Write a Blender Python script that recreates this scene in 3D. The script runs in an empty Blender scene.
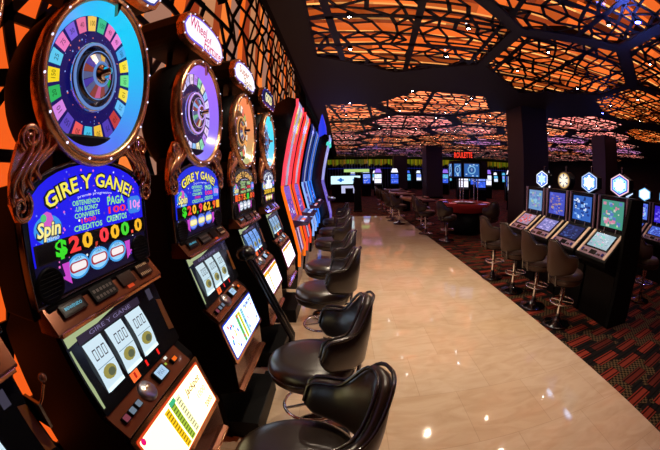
import bpy, math, random
from mathutils import Vector, Matrix
PI = math.pi
sc = bpy.context.scene
COL = sc.collection
rnd = random.Random(7)

def S(r, g, b, k=1.0):
    """an sRGB colour 0-255 as linear light, times k"""
    def f(c):
        c /= 255.0
        return (c / 12.92 if c <= 0.04045 else ((c + 0.055) / 1.055) ** 2.4) * k
    return (f(r), f(g), f(b), 1.0)

# ------------------------------------------------------------------ materials
MATS = {}
def principled(name, base=(0.5, 0.5, 0.5, 1), rough=0.5, metal=0.0, attr=False, emit=None, strength=1.0, bump=None, spec=None, coat=0.0):
    m = bpy.data.materials.new(name); m.use_nodes = True
    nt = m.node_tree; b = nt.nodes['Principled BSDF']
    b.inputs['Base Color'].default_value = base
    b.inputs['Roughness'].default_value = rough
    b.inputs['Metallic'].default_value = metal
    if spec is not None: b.inputs['Specular IOR Level'].default_value = spec
    if coat: b.inputs['Coat Weight'].default_value = coat; b.inputs['Coat Roughness'].default_value = 0.06
    if attr:
        a = nt.nodes.new('ShaderNodeAttribute'); a.attribute_name = 'Col'
        if emit == 'attr':
            nt.links.new(a.outputs['Color'], b.inputs['Emission Color']); b.inputs['Emission Strength'].default_value = strength
        else:
            nt.links.new(a.outputs['Color'], b.inputs['Base Color'])
    elif emit is not None:
        b.inputs['Emission Color'].default_value = emit; b.inputs['Emission Strength'].default_value = strength
    if bump:
        scale, amt = bump
        tc = nt.nodes.new('ShaderNodeTexCoord'); n = nt.nodes.new('ShaderNodeTexNoise'); n.inputs['Scale'].default_value = scale
        bp = nt.nodes.new('ShaderNodeBump'); bp.inputs['Strength'].default_value = amt; bp.inputs['Distance'].default_value = 0.01
        nt.links.new(tc.outputs['Object'], n.inputs['Vector']); nt.links.new(n.outputs['Fac'], bp.inputs['Height'])
        nt.links.new(bp.outputs['Normal'], b.inputs['Normal'])
    MATS[name] = m
    return m

principled('glow', (0.004, 0.004, 0.004, 1), 0.25, attr=True, emit='attr', strength=1.0)
principled('paint', rough=0.42, attr=True)
principled('gloss_paint', rough=0.15, attr=True)
principled('black_gloss', (0.006, 0.006, 0.007, 1), 0.16)
principled('black_satin', (0.003, 0.0027, 0.0027, 1), 0.45, spec=0.12)
principled('cabinet_black', (0.004, 0.0035, 0.0035, 1), 0.5, spec=0.05)
principled('black_matte', (0.004, 0.004, 0.004, 1), 0.7, spec=0.1)
principled('bronze', (0.72, 0.38, 0.19, 1), 0.27, 1.0, bump=(34, 0.25))
principled('bronze_smooth', (0.68, 0.33, 0.17, 1), 0.2, 1.0)
principled('wood_lacquer', (0.20, 0.066, 0.03, 1), 0.2, 0.55, coat=0.5)
principled('chrome', (0.82, 0.82, 0.84, 1), 0.09, 1.0)
principled('steel', (0.45, 0.45, 0.47, 1), 0.3, 1.0)
principled('dark_chrome', (0.14, 0.14, 0.15, 1), 0.12, 1.0)
principled('leather', (0.021, 0.012, 0.0075, 1), 0.29, bump=(260, 0.06), spec=0.6)
principled('leather_brown', (0.045, 0.020, 0.011, 1), 0.45, bump=(260, 0.10), spec=0.3)
principled('piping', (0.012, 0.008, 0.006, 1), 0.2, spec=0.7)
principled('lattice_black', (0.007, 0.006, 0.0055, 1), 0.5)
principled('soffit', (0.022, 0.018, 0.017, 1), 0.75)
principled('pillar_paint', (0.045, 0.038, 0.040, 1), 0.55)
principled('wall_dark', (0.02, 0.014, 0.012, 1), 0.7)
principled('felt_red', (0.42, 0.02, 0.012, 1), 0.8)
principled('wood_rim', (0.20, 0.075, 0.03, 1), 0.3)
principled('beige_trim', (0.62, 0.455, 0.305, 1), 0.35)
principled('mauve_trim', (0.22, 0.13, 0.18, 1), 0.3)

def marble():
    m = bpy.data.materials.new('marble'); m.use_nodes = True; MATS['marble'] = m
    nt = m.node_tree; N = nt.nodes; L = nt.links; b = N['Principled BSDF']
    tc = N.new('ShaderNodeTexCoord'); mp = N.new('ShaderNodeMapping')
    mp.inputs['Location'].default_value = (0.02, -0.148, 0)
    L.new(tc.outputs['Object'], mp.inputs['Vector'])
    br = N.new('ShaderNodeTexBrick'); br.offset = 0.5; br.squash = 1.0
    br.inputs['Scale'].default_value = 1.0; br.inputs['Brick Width'].default_value = 0.607; br.inputs['Row Height'].default_value = 0.607
    br.inputs['Mortar Size'].default_value = 0.0025; br.inputs['Mortar Smooth'].default_value = 0.3
    br.inputs['Color1'].default_value = (0.62, 0.47, 0.33, 1); br.inputs['Color2'].default_value = (0.585, 0.42, 0.275, 1)
    br.inputs['Mortar'].default_value = (0.48, 0.34, 0.22, 1)
    L.new(mp.outputs['Vector'], br.inputs['Vector'])
    n = N.new('ShaderNodeTexNoise'); n.inputs['Scale'].default_value = 3.2; n.inputs['Detail'].default_value = 9; n.inputs['Distortion'].default_value = 1.2
    mp2 = N.new('ShaderNodeMapping'); mp2.inputs['Scale'].default_value = (1.0, 2.4, 1)
    L.new(tc.outputs['Object'], mp2.inputs['Vector']); L.new(mp2.outputs['Vector'], n.inputs['Vector'])
    rp = N.new('ShaderNodeValToRGB'); rp.color_ramp.elements[0].position = 0.32; rp.color_ramp.elements[0].color = (0.84, 0.78, 0.72, 1)
    rp.color_ramp.elements[1].position = 0.62; rp.color_ramp.elements[1].color = (1, 1, 1, 1)
    L.new(n.outputs['Fac'], rp.inputs['Fac'])
    mx = N.new('ShaderNodeMix'); mx.data_type = 'RGBA'; mx.blend_type = 'MULTIPLY'; mx.inputs['Factor'].default_value = 0.8
    L.new(br.outputs['Color'], mx.inputs['A']); L.new(rp.outputs['Color'], mx.inputs['B'])
    L.new(mx.outputs['Result'], b.inputs['Base Color'])
    b.inputs['Roughness'].default_value = 0.05
    b.inputs['Specular IOR Level'].default_value = 0.8
marble()

def carpet():
    m = bpy.data.materials.new('carpet'); m.use_nodes = True; MATS['carpet'] = m
    nt = m.node_tree; N = nt.nodes; L = nt.links; b = N['Principled BSDF']
    tc = N.new('ShaderNodeTexCoord'); mp = N.new('ShaderNodeMapping'); mp.inputs['Rotation'].default_value = (0, 0, math.radians(-9))
    L.new(tc.outputs['Object'], mp.inputs['Vector'])
    # pairs of red bars, in staggered rows
    def brick(w, hgt, mort, off, fr, c1, c2):
        q = N.new('ShaderNodeTexBrick'); q.offset = off; q.offset_frequency = fr; q.squash = 1
        q.inputs['Scale'].default_value = 1; q.inputs['Brick Width'].default_value = w; q.inputs['Row Height'].default_value = hgt; q.inputs['Mortar Size'].default_value = mort; q.inputs['Mortar Smooth'].default_value = .1
        q.inputs['Color1'].default_value = c1; q.inputs['Color2'].default_value = c2; q.inputs['Mortar'].default_value = (.010, .007, .006, 1); q.inputs['Bias'].default_value = 0
        L.new(mp.outputs['Vector'], q.inputs['Vector']); return q
    b0 = brick(.47, .225, .055, .41, 2, (.32, .042, .02, 1), (.10, .015, .009, 1))
    b9 = brick(60, .075, .010, 0, 1, (1, 1, 1, 1), (1, 1, 1, 1)); b9.inputs['Mortar'].default_value = (.12, .12, .12, 1)
    b1 = N.new('ShaderNodeMix'); b1.data_type = 'RGBA'; b1.blend_type = 'MULTIPLY'; b1.inputs['Factor'].default_value = 1
    L.new(b0.outputs['Color'], b1.inputs['A']); L.new(b9.outputs['Color'], b1.inputs['B'])
    # small tan checks between the bars
    ck = N.new('ShaderNodeTexChecker'); ck.inputs['Scale'].default_value = 34
    ck.inputs['Color1'].default_value = (0.12, 0.075, 0.03, 1); ck.inputs['Color2'].default_value = (0.012, 0.009, 0.006, 1)
    L.new(mp.outputs['Vector'], ck.inputs['Vector'])
    b2 = N.new('ShaderNodeTexBrick'); b2.offset = 0.41; b2.offset_frequency = 2
    b2.inputs['Scale'].default_value = 1; b2.inputs['Brick Width'].default_value = 0.47; b2.inputs['Row Height'].default_value = 0.225
    b2.inputs['Mortar Size'].default_value = 0.045; b2.inputs['Mortar Smooth'].default_value = 0.0
    L.new(mp.outputs['Vector'], b2.inputs['Vector'])
    n = N.new('ShaderNodeTexNoise'); n.inputs['Scale'].default_value = 2.3; n.inputs['Detail'].default_value = 2
    L.new(mp.outputs['Vector'], n.inputs['Vector'])
    gt = N.new('ShaderNodeMath'); gt.operation = 'GREATER_THAN'; gt.inputs[1].default_value = 0.5
    L.new(n.outputs['Fac'], gt.inputs[0])
    mu = N.new('ShaderNodeMath'); mu.operation = 'MULTIPLY'
    L.new(b2.outputs['Fac'], mu.inputs[0]); L.new(gt.outputs['Value'], mu.inputs[1])
    mx = N.new('ShaderNodeMix'); mx.data_type = 'RGBA'
    L.new(mu.outputs['Value'], mx.inputs['Factor']); L.new(b1.outputs['Result'], mx.inputs['A']); L.new(ck.outputs['Color'], mx.inputs['B'])
    n2 = N.new('ShaderNodeTexNoise'); n2.inputs['Scale'].default_value = 220
    mx2 = N.new('ShaderNodeMix'); mx2.data_type = 'RGBA'; mx2.blend_type = 'MULTIPLY'; mx2.inputs['Factor'].default_value = 0.5
    L.new(tc.outputs['Object'], n2.inputs['Vector']); L.new(mx.outputs['Result'], mx2.inputs['A']); L.new(n2.outputs['Color'], mx2.inputs['B'])
    L.new(mx2.outputs['Result'], b.inputs['Base Color'])
    b.inputs['Roughness'].default_value = 0.95; b.inputs['Specular IOR Level'].default_value = 0.1
carpet()

# ------------------------------------------------------------------ mesh builder
def ident(u, v, n): return Vector((u, v, n))
FONT = {}
def text_mesh(s, bold=0.0, shear=0.0):
    key = (s, bold, shear)
    if key in FONT: return FONT[key]
    cu = bpy.data.curves.new('t', 'FONT'); cu.body = s; cu.align_x = 'CENTER'; cu.align_y = 'CENTER'
    cu.offset = bold; cu.shear = shear; cu.resolution_u = 2; cu.fill_mode = 'FRONT'
    o = bpy.data.objects.new('t', cu); COL.objects.link(o)
    dg = bpy.context.evaluated_depsgraph_get(); me = bpy.data.meshes.new_from_object(o.evaluated_get(dg))
    vs = [(v.co.x, v.co.y) for v in me.vertices]; fs = [tuple(p.vertices) for p in me.polygons]
    bpy.data.objects.remove(o); bpy.data.curves.remove(cu); bpy.data.meshes.remove(me)
    FONT[key] = (vs, fs)
    return FONT[key]

class MB:
    def __init__(s): s.v = []; s.f = []; s.m = []; s.c = []; s.sm = []
    def add(s, pts, faces, mat, col=(1, 1, 1, 1), smooth=False):
        o = len(s.v); s.v += [tuple(p) for p in pts]
        for f in faces:
            s.f.append(tuple(o + i for i in f)); s.m.append(mat); s.c.append(col); s.sm.append(smooth)
        return s
    def poly(s, pts, mat, col=(1, 1, 1, 1)): return s.add(pts, [tuple(range(len(pts)))], mat, col)
    def rect(s, mp, u0, v0, u1, v1, n, mat, col=(1, 1, 1, 1)):
        return s.poly([mp(u0, v0, n), mp(u1, v0, n), mp(u1, v1, n), mp(u0, v1, n)], mat, col)
    def box(s, lo, hi, mat, col=(1, 1, 1, 1), mp=ident):
        (a, b, c), (d, e, f) = lo, hi
        p = [mp(*q) for q in ((a, b, c), (d, b, c), (d, e, c), (a, e, c), (a, b, f), (d, b, f), (d, e, f), (a, e, f))]
        return s.add(p, [(0, 3, 2, 1), (4, 5, 6, 7), (0, 1, 5, 4), (1, 2, 6, 5), (2, 3, 7, 6), (3, 0, 4, 7)], mat, col)
    def prism(s, pl, n0, n1, mat, col=(1, 1, 1, 1), mp=ident, smooth=False, caps=True):
        k = len(pl); p = [mp(u, v, n0) for u, v in pl] + [mp(u, v, n1) for u, v in pl]
        s.add(p, [(i, (i + 1) % k, k + (i + 1) % k, k + i) for i in range(k)], mat, col, smooth)
        if caps:
            s.poly([mp(u, v, n0) for u, v in reversed(pl)], mat, col); s.poly([mp(u, v, n1) for u, v in pl], mat, col)
        return s
    def tube(s, pts, r, mat, n=8, col=(1, 1, 1, 1), closed=False, caps=True):
        pts = [Vector(p) for p in pts]; K = len(pts); vs = []
        prev = None
        for i, p in enumerate(pts):
            a = pts[(i - 1) % K] if closed or i else p; b = pts[(i + 1) % K] if closed or i < K - 1 else p
            t = (b - a).normalized()
            if prev is None: x = t.orthogonal().normalized()
            else:
                x = prev - t * prev.dot(t)
                x = x.normalized() if x.length > 1e-6 else t.orthogonal().normalized()
            prev = x; y = t.cross(x); rr = r[i] if isinstance(r, (list, tuple)) else r
            for k in range(n):
                an = 2 * PI * k / n; vs.append(p + x * (rr * math.cos(an)) + y * (rr * math.sin(an)))
        fs = []
        for i in range(K if closed else K - 1):
            j = (i + 1) % K
            for k in range(n): fs.append((i * n + k, i * n + (k + 1) % n, j * n + (k + 1) % n, j * n + k))
        s.add(vs, fs, mat, col, True)
        if caps and not closed:
            s.poly(list(reversed(vs[:n])), mat, col); s.poly(vs[-n:], mat, col)
        return s
    def lathe(s, prof, mat, n=32, col=(1, 1, 1, 1), mp=ident, smooth=True, a0=0.0, a1=2 * PI, colf=None):
        """profile of (radius, n) turned about the map's n axis"""
        full = abs(a1 - a0 - 2 * PI) < 1e-6; K = len(prof); vs = []
        steps = n if full else n + 1
        for j in range(steps):
            an = a0 + (a1 - a0) * j / n
            for r, h in prof: vs.append(mp(r * math.cos(an), r * math.sin(an), h))
        o = len(s.v); s.v += [tuple(p) for p in vs]
        for j in range(n):
            j2 = (j + 1) % steps
            for i in range(K - 1):
                s.f.append((o + j * K + i, o + j2 * K + i, o + j2 * K + i + 1, o + j * K + i + 1)); s.m.append(mat); s.sm.append(smooth)
                s.c.append(colf((j + .5) / n, i) if colf else col)
        return s
    def disc(s, r, h, mat, n=24, col=(1, 1, 1, 1), mp=ident, cu=0, cv=0, ru=None):
        ru = ru or r
        return s.poly([mp(cu + ru * math.cos(2 * PI * i / n), cv + r * math.sin(2 * PI * i / n), h) for i in range(n)], mat, col)
    def ball(s, c, r, mat, col=(1, 1, 1, 1), n=8, sc=(1, 1, 1)):
        K = n; vs = []; fs = []
        for i in range(K + 1):
            th = PI * i / K
            for j in range(2 * K):
                ph = PI * j / K
                vs.append((c[0] + r * sc[0] * math.sin(th) * math.cos(ph), c[1] + r * sc[1] * math.sin(th) * math.sin(ph), c[2] + r * sc[2] * math.cos(th)))
        for i in range(K):
            for j in range(2 * K):
                j2 = (j + 1) % (2 * K); fs.append((i * 2 * K + j, (i + 1) * 2 * K + j, (i + 1) * 2 * K + j2, i * 2 * K + j2))
        return s.add(vs, fs, mat, col, True)
    def text(s, t, mp, cu, cv, size, n, mat, col, width=None, bold=0.0, shear=0.0, arc=None):
        vs, fs = text_mesh(t, bold, shear)
        if not vs: return s
        w = max(v[0] for v in vs) - min(v[0] for v in vs)
        kx = size if width is None else width / max(w, 1e-4)
        pts = []
        for x, y in vs:
            if arc: an = x * kx / arc; rr = arc + y * size; pts.append(mp(cu + rr * math.sin(an), cv - arc + rr * math.cos(an), n))
            else: pts.append(mp(cu + x * kx, cv + y * size, n))
        return s.add(pts, fs, mat, col)
    def build(s, name, parent=None, bevel=0.0, seg=2, sub=0, label=None):
        me = bpy.data.meshes.new(name); me.from_pydata(s.v, [], s.f)
        names = list(dict.fromkeys(s.m))
        for k in names: me.materials.append(MATS[k])
        idx = {k: i for i, k in enumerate(names)}
        me.polygons.foreach_set('material_index', [idx[k] for k in s.m])
        me.polygons.foreach_set('use_smooth', s.sm)
        if any(k in ('glow', 'paint', 'gloss_paint') for k in names):
            at = me.color_attributes.new('Col', 'FLOAT_COLOR', 'CORNER'); buf = []
            for f, c in zip(s.f, s.c): buf += list(c if len(c) == 4 else (*c, 1)) * len(f)
            at.data.foreach_set('color', buf)
        me.update()
        o = bpy.data.objects.new(name, me); COL.objects.link(o)
        if parent is not None: o.parent = parent
        if bevel:
            md = o.modifiers.new('bevel', 'BEVEL'); md.width = bevel; md.segments = seg; md.limit_method = 'ANGLE'; md.angle_limit = math.radians(40)
        if sub:
            md = o.modifiers.new('sub', 'SUBSURF'); md.levels = sub; md.render_levels = sub
        if label: o['label'] = label
        return o

def tag(o, label, cat, group=None, kind=None):
    if label: o['label'] = label
    if cat: o['category'] = cat
    if group: o['group'] = group
    if kind: o['kind'] = kind
    return o
def thing(name, label, cat, loc, rz=0.0, group=None):
    o = bpy.data.objects.new(name, None); COL.objects.link(o); o.location = loc; o.rotation_euler = (0, 0, rz); o.empty_display_size = .1
    return tag(o, label, cat, group)
def structure(o): o['kind'] = 'structure'; return o
def children_of(o): return [c for c in bpy.data.objects if c.parent == o]
KIDS = {}
def dup(root, loc, rz, label, group=None):
    r = root.copy(); COL.objects.link(r); r.location = loc; r.rotation_euler = (0, 0, rz)
    if label: r['label'] = label
    if group: r['group'] = group
    if root.name not in KIDS: KIDS[root.name] = [(c, children_of(c)) for c in children_of(root)]
    for c, gs in KIDS[root.name]:
        d = c.copy(); COL.objects.link(d); d.parent = r
        for g in gs:
            e = g.copy(); COL.objects.link(e); e.parent = d
    return r

# local frame of a machine: x out of the front, y to the right of someone facing it, z up
def plane(x, z, lean=0.0):
    """u to the right, v up the surface, n out of it; lean > 0 tips the top back"""
    s_, c_ = math.sin(lean), math.cos(lean)
    return lambda u, v, n: Vector((x - v * s_ + n * c_, u, z + v * c_ + n * s_))
def between(x0, z0, x1, z1):
    """surface from (x0,z0) at the bottom to (x1,z1) at the top, and its length"""
    d = math.hypot(x1 - x0, z1 - z0)
    return plane(x0, z0, math.atan2(x0 - x1, z1 - z0)), d
def side(y): return lambda u, v, n: Vector((u, n, v))
def rrect(u0, v0, u1, v1, r, n=4):
    out = []
    for cx, cy, a in ((u1 - r, v0 + r, -90), (u1 - r, v1 - r, 0), (u0 + r, v1 - r, 90), (u0 + r, v0 + r, 180)):
        for i in range(n + 1):
            t = math.radians(a + 90 * i / n); out.append((cx + r * math.cos(t), cy + r * math.sin(t)))
    return out
W_ = (1, 1, 1, 1)

# ------------------------------------------------------------------ room
CZ = 3.61           # soffit underside
K = 1.187
XE = 2.3            # right edge of the marble
YE = 12.8           # its far end
YB = 38.0           # far wall
b = MB(); b.box((-1.75, -2.9, -.05), (XE, YE, 0), 'marble'); structure(b.build('floor'))
b = MB(); b.box((XE, -2.9, -.05), (26, YE, -.001), 'carpet'); b.box((-3, YE, -.05), (26, YB, -.001), 'carpet')
structure(b.build('floor_carpet'))

def clip(p, q, poly):
    """the part of the segment p-q inside a convex counter-clockwise polygon"""
    t0, t1 = 0.0, 1.0; dx, dy = q[0] - p[0], q[1] - p[1]; k = len(poly)
    for i in range(k):
        (ax, ay), (bx, by) = poly[i], poly[(i + 1) % k]
        nx, ny = -(by - ay), bx - ax
        den = nx * dx + ny * dy; num = nx * (p[0] - ax) + ny * (p[1] - ay)
        if abs(den) < 1e-9:
            if num < 0: return None
            continue
        t = -num / den
        if den > 0: t0 = max(t0, t)
        else: t1 = min(t1, t)
    if t1 - t0 < 1e-3: return None
    return (p[0] + dx * t0, p[1] + dy * t0), (p[0] + dx * t1, p[1] + dy * t1)
def ccw(poly):
    a = sum(poly[i][0] * poly[(i + 1) % len(poly)][1] - poly[(i + 1) % len(poly)][0] * poly[i][1] for i in range(len(poly)))
    return poly if a > 0 else poly[::-1]
def net(u0, v0, u1, v1, du, dv, seed, jit=.3, diag=.45):
    """irregular net of bars over a rectangle"""
    R = random.Random(seed); nu = max(2, round((u1 - u0) / du)); nv = max(2, round((v1 - v0) / dv)); P = {}
    for j in range(nv + 1):
        off = .5 * (j % 2)
        for i in range(-2, nu + 3):
            P[i, j] = (u0 + (i + off + R.uniform(-jit, jit)) * (u1 - u0) / nu, v0 + (j + R.uniform(-jit, jit) * .8) * (v1 - v0) / nv)
    segs = []
    for j in range(nv + 1):
        for i in range(-1, nu + 1):
            if R.random() < .93: segs.append((P[i, j], P[i + 1, j]))
        if j < nv:
            for i in range(-1, nu + 1):
                if R.random() < .9: segs.append((P[i, j], P[i if j % 2 == 0 else i + 1, j + 1]))
                if R.random() < diag: segs.append((P[i, j], P[i - 1 if j % 2 == 0 else i, j + 1]))
    return segs
def bars(b, segs, w, n0, n1, mat, mp, poly=None, R=rnd):
    for p, q in segs:
        if poly:
            c = clip(p, q, poly)
            if not c: continue
            p, q = c
        dx, dy = q[0] - p[0], q[1] - p[1]; d = math.hypot(dx, dy)
        if d < .02: continue
        h = w * R.uniform(.75, 1.3) / 2; nx, ny = -dy / d * h, dx / d * h
        b.prism([(p[0] + nx, p[1] + ny), (p[0] - nx, p[1] - ny), (q[0] - nx, q[1] - ny), (q[0] + nx, q[1] + ny)], n0, n1, mat, mp=mp, caps=True)

# left wall: black net in front of strips of lit orange panel
XW = -1.5
wmap = lambda u, v, n: Vector((XW + n, u, v))
b = MB(); b.box((-1.85, -2.9, 0), (-1.75, 13.0, 6.6), 'wall_dark'); wl = structure(b.build('wall_left'))
b = MB(); y = -2.0; k = 0
cols = [S(252, 110, 36, .95), S(190, 70, 34, .6), S(240, 160, 110, .62), S(206, 84, 40, .55), S(255, 132, 56, .95), S(226, 160, 132, .5)]
while y < 12.6:
    w = .28 + .12 * (k % 3); b.box((-1.74, y, .15), (-1.72, min(y + w - .012, 12.6), 6.3), 'glow', S(252, 98, 30, .95 if k % 2 else .85) if y < 1.8 else cols[k % 6]); y += w; k += 1
structure(b.build('backlit_panel', wl))
b = MB(); bars(b, net(-2, .0, 12.6, 6.35, .40, .38, 3, .32, .42), .068, -.005, .012, 'lattice_black', wmap)
structure(b.build('wall_lattice', wl))
b = MB(); b.box((-1.75, 12.6, 0), (-1.35, 13.0, 6.6), 'black_matte'); b.box((-1.75, -2.3, 0), (-1.35, -2.0, 6.6), 'black_matte')
structure(b.build('end_post', wl))
# lower stretch of the net, farther on
b = MB(); b.box((-1.85, 13.0, 0), (-1.75, YB, 5.2), 'wall_dark'); wf = structure(b.build('wall_left.001'))
b = MB(); y = 14.2; k = 0
while y < 21:
    b.box((-1.74, y, .15), (-1.72, y + .34, 4.9), 'glow', cols[(k * 2 + 1) % 6]); y += .36; k += 1
structure(b.build('backlit_panel', wf))
b = MB(); bars(b, net(14.2, 0, 21, 4.9, .5, .45, 5, .32, .42), .06, -.005, .012, 'lattice_black', wmap); structure(b.build('wall_lattice', wf))

# ceiling: dark soffit with lattice fields let into it; light strips above each field
def poly_in(p, poly):
    k = len(poly)
    return all((poly[(i + 1) % k][0] - poly[i][0]) * (p[1] - poly[i][1]) - (poly[(i + 1) % k][1] - poly[i][1]) * (p[0] - poly[i][0]) >= 0 for i in range(k))
ZL = 3.62
ceil = structure(MB().box((-.735, -2.9, ZL + .30), (26, YB, ZL + .35), 'black_matte').build('ceiling'))
NEAR = {
 'L': [(-.29, .2), (1.1, .6), (1.16, 2.2), (.7, 1.86), (-.29, 1.72)],
 'A': [(-.29, 1.88), (.62, 2.0), (1.26, 2.48), (1.93, 2.98), (2.03, 4.30), (.90, 5.02), (-.29, 4.25)],
 'C': [(1.38, .9), (3.1, .9), (3.16, 1.66), (3.30, 2.44), (2.02, 2.87), (1.38, 2.40)],
 'B': [(2.10, 3.05), (3.44, 2.60), (4.72, 3.50), (4.85, 4.45), (3.5, 5.50), (2.18, 4.30)],
 'D': [(3.34, 1.64), (5.0, 1.4), (6.2, 2.85), (4.82, 3.30), (3.50, 2.42)],
 'E': [(4.92, 3.56), (6.3, 3.02), (8.2, 4.1), (8.5, 5.0), (7.2, 5.78), (6.2, 5.6), (5.12, 4.85)],
 'F': [(8.4, 6.1), (9.6, 5.7), (11.5, 6.6), (11.8, 7.6), (10.5, 7.8), (8.9, 7.0)],
 'K': [(-.29, -2.4), (1.2, -2.4), (1.2, .7), (-.29, .05)],
 'M': [(1.38, -2.4), (3.6, -2.4), (3.6, .75), (1.38, .75)],
 'N': [(3.8, -2.4), (6.6, -2.4), (6.6, .9), (3.8, .9)],
}
NEAR = {k_: [(x * K, y * K) for x, y in pl] for k_, pl in NEAR.items()}
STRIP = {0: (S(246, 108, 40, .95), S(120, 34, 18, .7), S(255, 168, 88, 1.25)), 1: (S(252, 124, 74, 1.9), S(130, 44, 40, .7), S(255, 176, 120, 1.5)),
         2: (S(245, 130, 120, 2.0), S(104, 56, 120, .7), S(255, 190, 170, 1.3)), 3: (S(212, 128, 190, 2.0), S(70, 54, 150, .7), S(220, 170, 220, 1.1))}  # glow colours hold the louvres' lit and shaded tones, and coloured wash
def band(poly, ax, lo, hi):
    """a convex polygon cut down to lo <= coordinate <= hi"""
    for sg, lim in ((1, lo), (-1, -hi)):
        out = []
        for i in range(len(poly)):
            p, q = poly[i], poly[(i + 1) % len(poly)]; a, c = sg * p[ax] - lim, sg * q[ax] - lim
            if a >= 0: out.append(p)
            if a * c < 0: t = a / (a - c); out.append((p[0] + (q[0] - p[0]) * t, p[1] + (q[1] - p[1]) * t))
        poly = out
        if len(poly) < 3: return []
    return poly
def field(poly, seed, pitch, tint):
    """backlight louvres and lattice over one ceiling field, as two builders"""
    poly = ccw(poly); R = random.Random(seed)
    u0 = min(p[0] for p in poly); u1 = max(p[0] for p in poly); v0 = min(p[1] for p in poly); v1 = max(p[1] for p in poly)
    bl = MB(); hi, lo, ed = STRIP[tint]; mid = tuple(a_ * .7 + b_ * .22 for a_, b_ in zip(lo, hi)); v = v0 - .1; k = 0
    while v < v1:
        # one louvre: light falloff painted as dim, mid, bright bands; lamp line at foot
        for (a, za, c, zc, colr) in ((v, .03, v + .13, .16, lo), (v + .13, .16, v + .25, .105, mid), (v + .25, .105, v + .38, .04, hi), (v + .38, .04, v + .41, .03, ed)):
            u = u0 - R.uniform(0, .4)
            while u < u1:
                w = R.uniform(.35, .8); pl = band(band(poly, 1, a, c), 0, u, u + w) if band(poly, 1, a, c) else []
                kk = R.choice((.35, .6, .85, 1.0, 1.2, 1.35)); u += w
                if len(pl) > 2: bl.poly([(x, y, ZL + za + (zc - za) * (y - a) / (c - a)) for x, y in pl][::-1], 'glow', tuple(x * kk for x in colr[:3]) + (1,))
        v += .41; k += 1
    la = MB(); zmap = lambda u, w, n: Vector((u, w, ZL + n))
    bars(la, net(u0, v0, u1, v1, pitch, pitch * .82, seed, .33, .4), .046, .0, .010, 'lattice_black', zmap, poly, R)
    bars(la, [((u0 - 1 + q * 1.1, v0), (u0 - .6 + q * 1.1, v1)) for q in range(int((u1 - u0) / 1.1) + 2)] + [((u0, v0 + .5 + q * .95), (u1, v0 + .3 + q * .95)) for q in range(int((v1 - v0) / .95) + 1)], .075, -.002, .012, 'lattice_black', zmap, poly, R)
    k = len(poly)
    bars(la, [(poly[i], poly[(i + 1) % k]) for i in range(k)], .05, .0, .02, 'lattice_black', zmap, None, R)
    return bl, la
holes = []
for i, (k, pl) in enumerate(NEAR.items()):
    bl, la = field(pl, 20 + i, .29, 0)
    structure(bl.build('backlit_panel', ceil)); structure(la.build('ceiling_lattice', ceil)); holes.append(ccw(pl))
# the far fields repeat in rows of hexagons
RH = 1.71
HEX = [(RH * math.cos(PI / 3 * i), RH * math.sin(PI / 3 * i)) for i in range(6)]
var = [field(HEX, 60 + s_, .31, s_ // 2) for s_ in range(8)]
proto = {}
far_centres = []
def clip_x(poly, xm):
    out = []
    for i in range(len(poly)):
        p, q = poly[i], poly[(i + 1) % len(poly)]
        if p[0] >= xm: out.append(p)
        if (p[0] - xm) * (q[0] - xm) < 0: t = (xm - p[0]) / (q[0] - p[0]); out.append((xm, p[1] + (q[1] - p[1]) * t))
    return out
for i in range(9):
    for j in range(9):
        x = K * (-.1 + i * 2.4); yv = K * ((8.75 if i % 2 == 0 else 7.40) + j * 2.77)
        if yv > 36.4 or x > yv * 1.3: continue
        far_centres.append((x, yv)); d = math.hypot(x, yv)
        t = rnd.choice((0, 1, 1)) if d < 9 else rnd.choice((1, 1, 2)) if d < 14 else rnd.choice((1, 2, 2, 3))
        if i == 0:
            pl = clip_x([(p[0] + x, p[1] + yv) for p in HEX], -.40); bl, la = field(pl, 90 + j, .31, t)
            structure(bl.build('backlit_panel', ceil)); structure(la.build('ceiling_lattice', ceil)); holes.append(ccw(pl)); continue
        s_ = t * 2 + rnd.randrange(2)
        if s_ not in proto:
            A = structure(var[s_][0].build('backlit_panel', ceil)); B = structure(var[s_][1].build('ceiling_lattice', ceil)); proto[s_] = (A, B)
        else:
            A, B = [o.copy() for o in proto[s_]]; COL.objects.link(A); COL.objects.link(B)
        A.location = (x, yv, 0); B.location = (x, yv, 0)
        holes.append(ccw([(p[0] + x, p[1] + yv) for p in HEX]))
# soffit plate with the fields cut out of it
def soffit():
    cu = bpy.data.curves.new('sf', 'CURVE'); cu.dimensions = '2D'; cu.fill_mode = 'BOTH'; cu.extrude = .015
    for pl in [[(-.735, -2.9), (26, -2.9), (26, YB), (-.735, YB)]] + holes:
        sp = cu.splines.new('POLY'); sp.points.add(len(pl) - 1); sp.use_cyclic_u = True
        for p, (x, y) in zip(sp.points, pl): p.co = (x, y, 0, 1)
    o = bpy.data.objects.new('sf', cu); COL.objects.link(o); o.location = (0, 0, 0)
    dg = bpy.context.evaluated_depsgraph_get(); me = bpy.data.meshes.new_from_object(o.evaluated_get(dg))
    bpy.data.objects.remove(o); bpy.data.curves.remove(cu)
    me.materials.clear(); me.materials.append(MATS['soffit'])
    s_ = bpy.data.objects.new('ceiling_soffit', me); COL.objects.link(s_); s_.location = (0, 0, CZ + .015); s_.parent = ceil; structure(s_)
soffit()
b = MB(); b.box((-.80, -2.9, CZ), (-.735, YB, 6.6), 'black_matte'); structure(b.build('ceiling_fascia', ceil))
b = MB(); b.box((-1.85, -2.9, 6.6), (-.735, YB, 6.7), 'black_matte'); structure(b.build('ceiling_niche', ceil))
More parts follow.
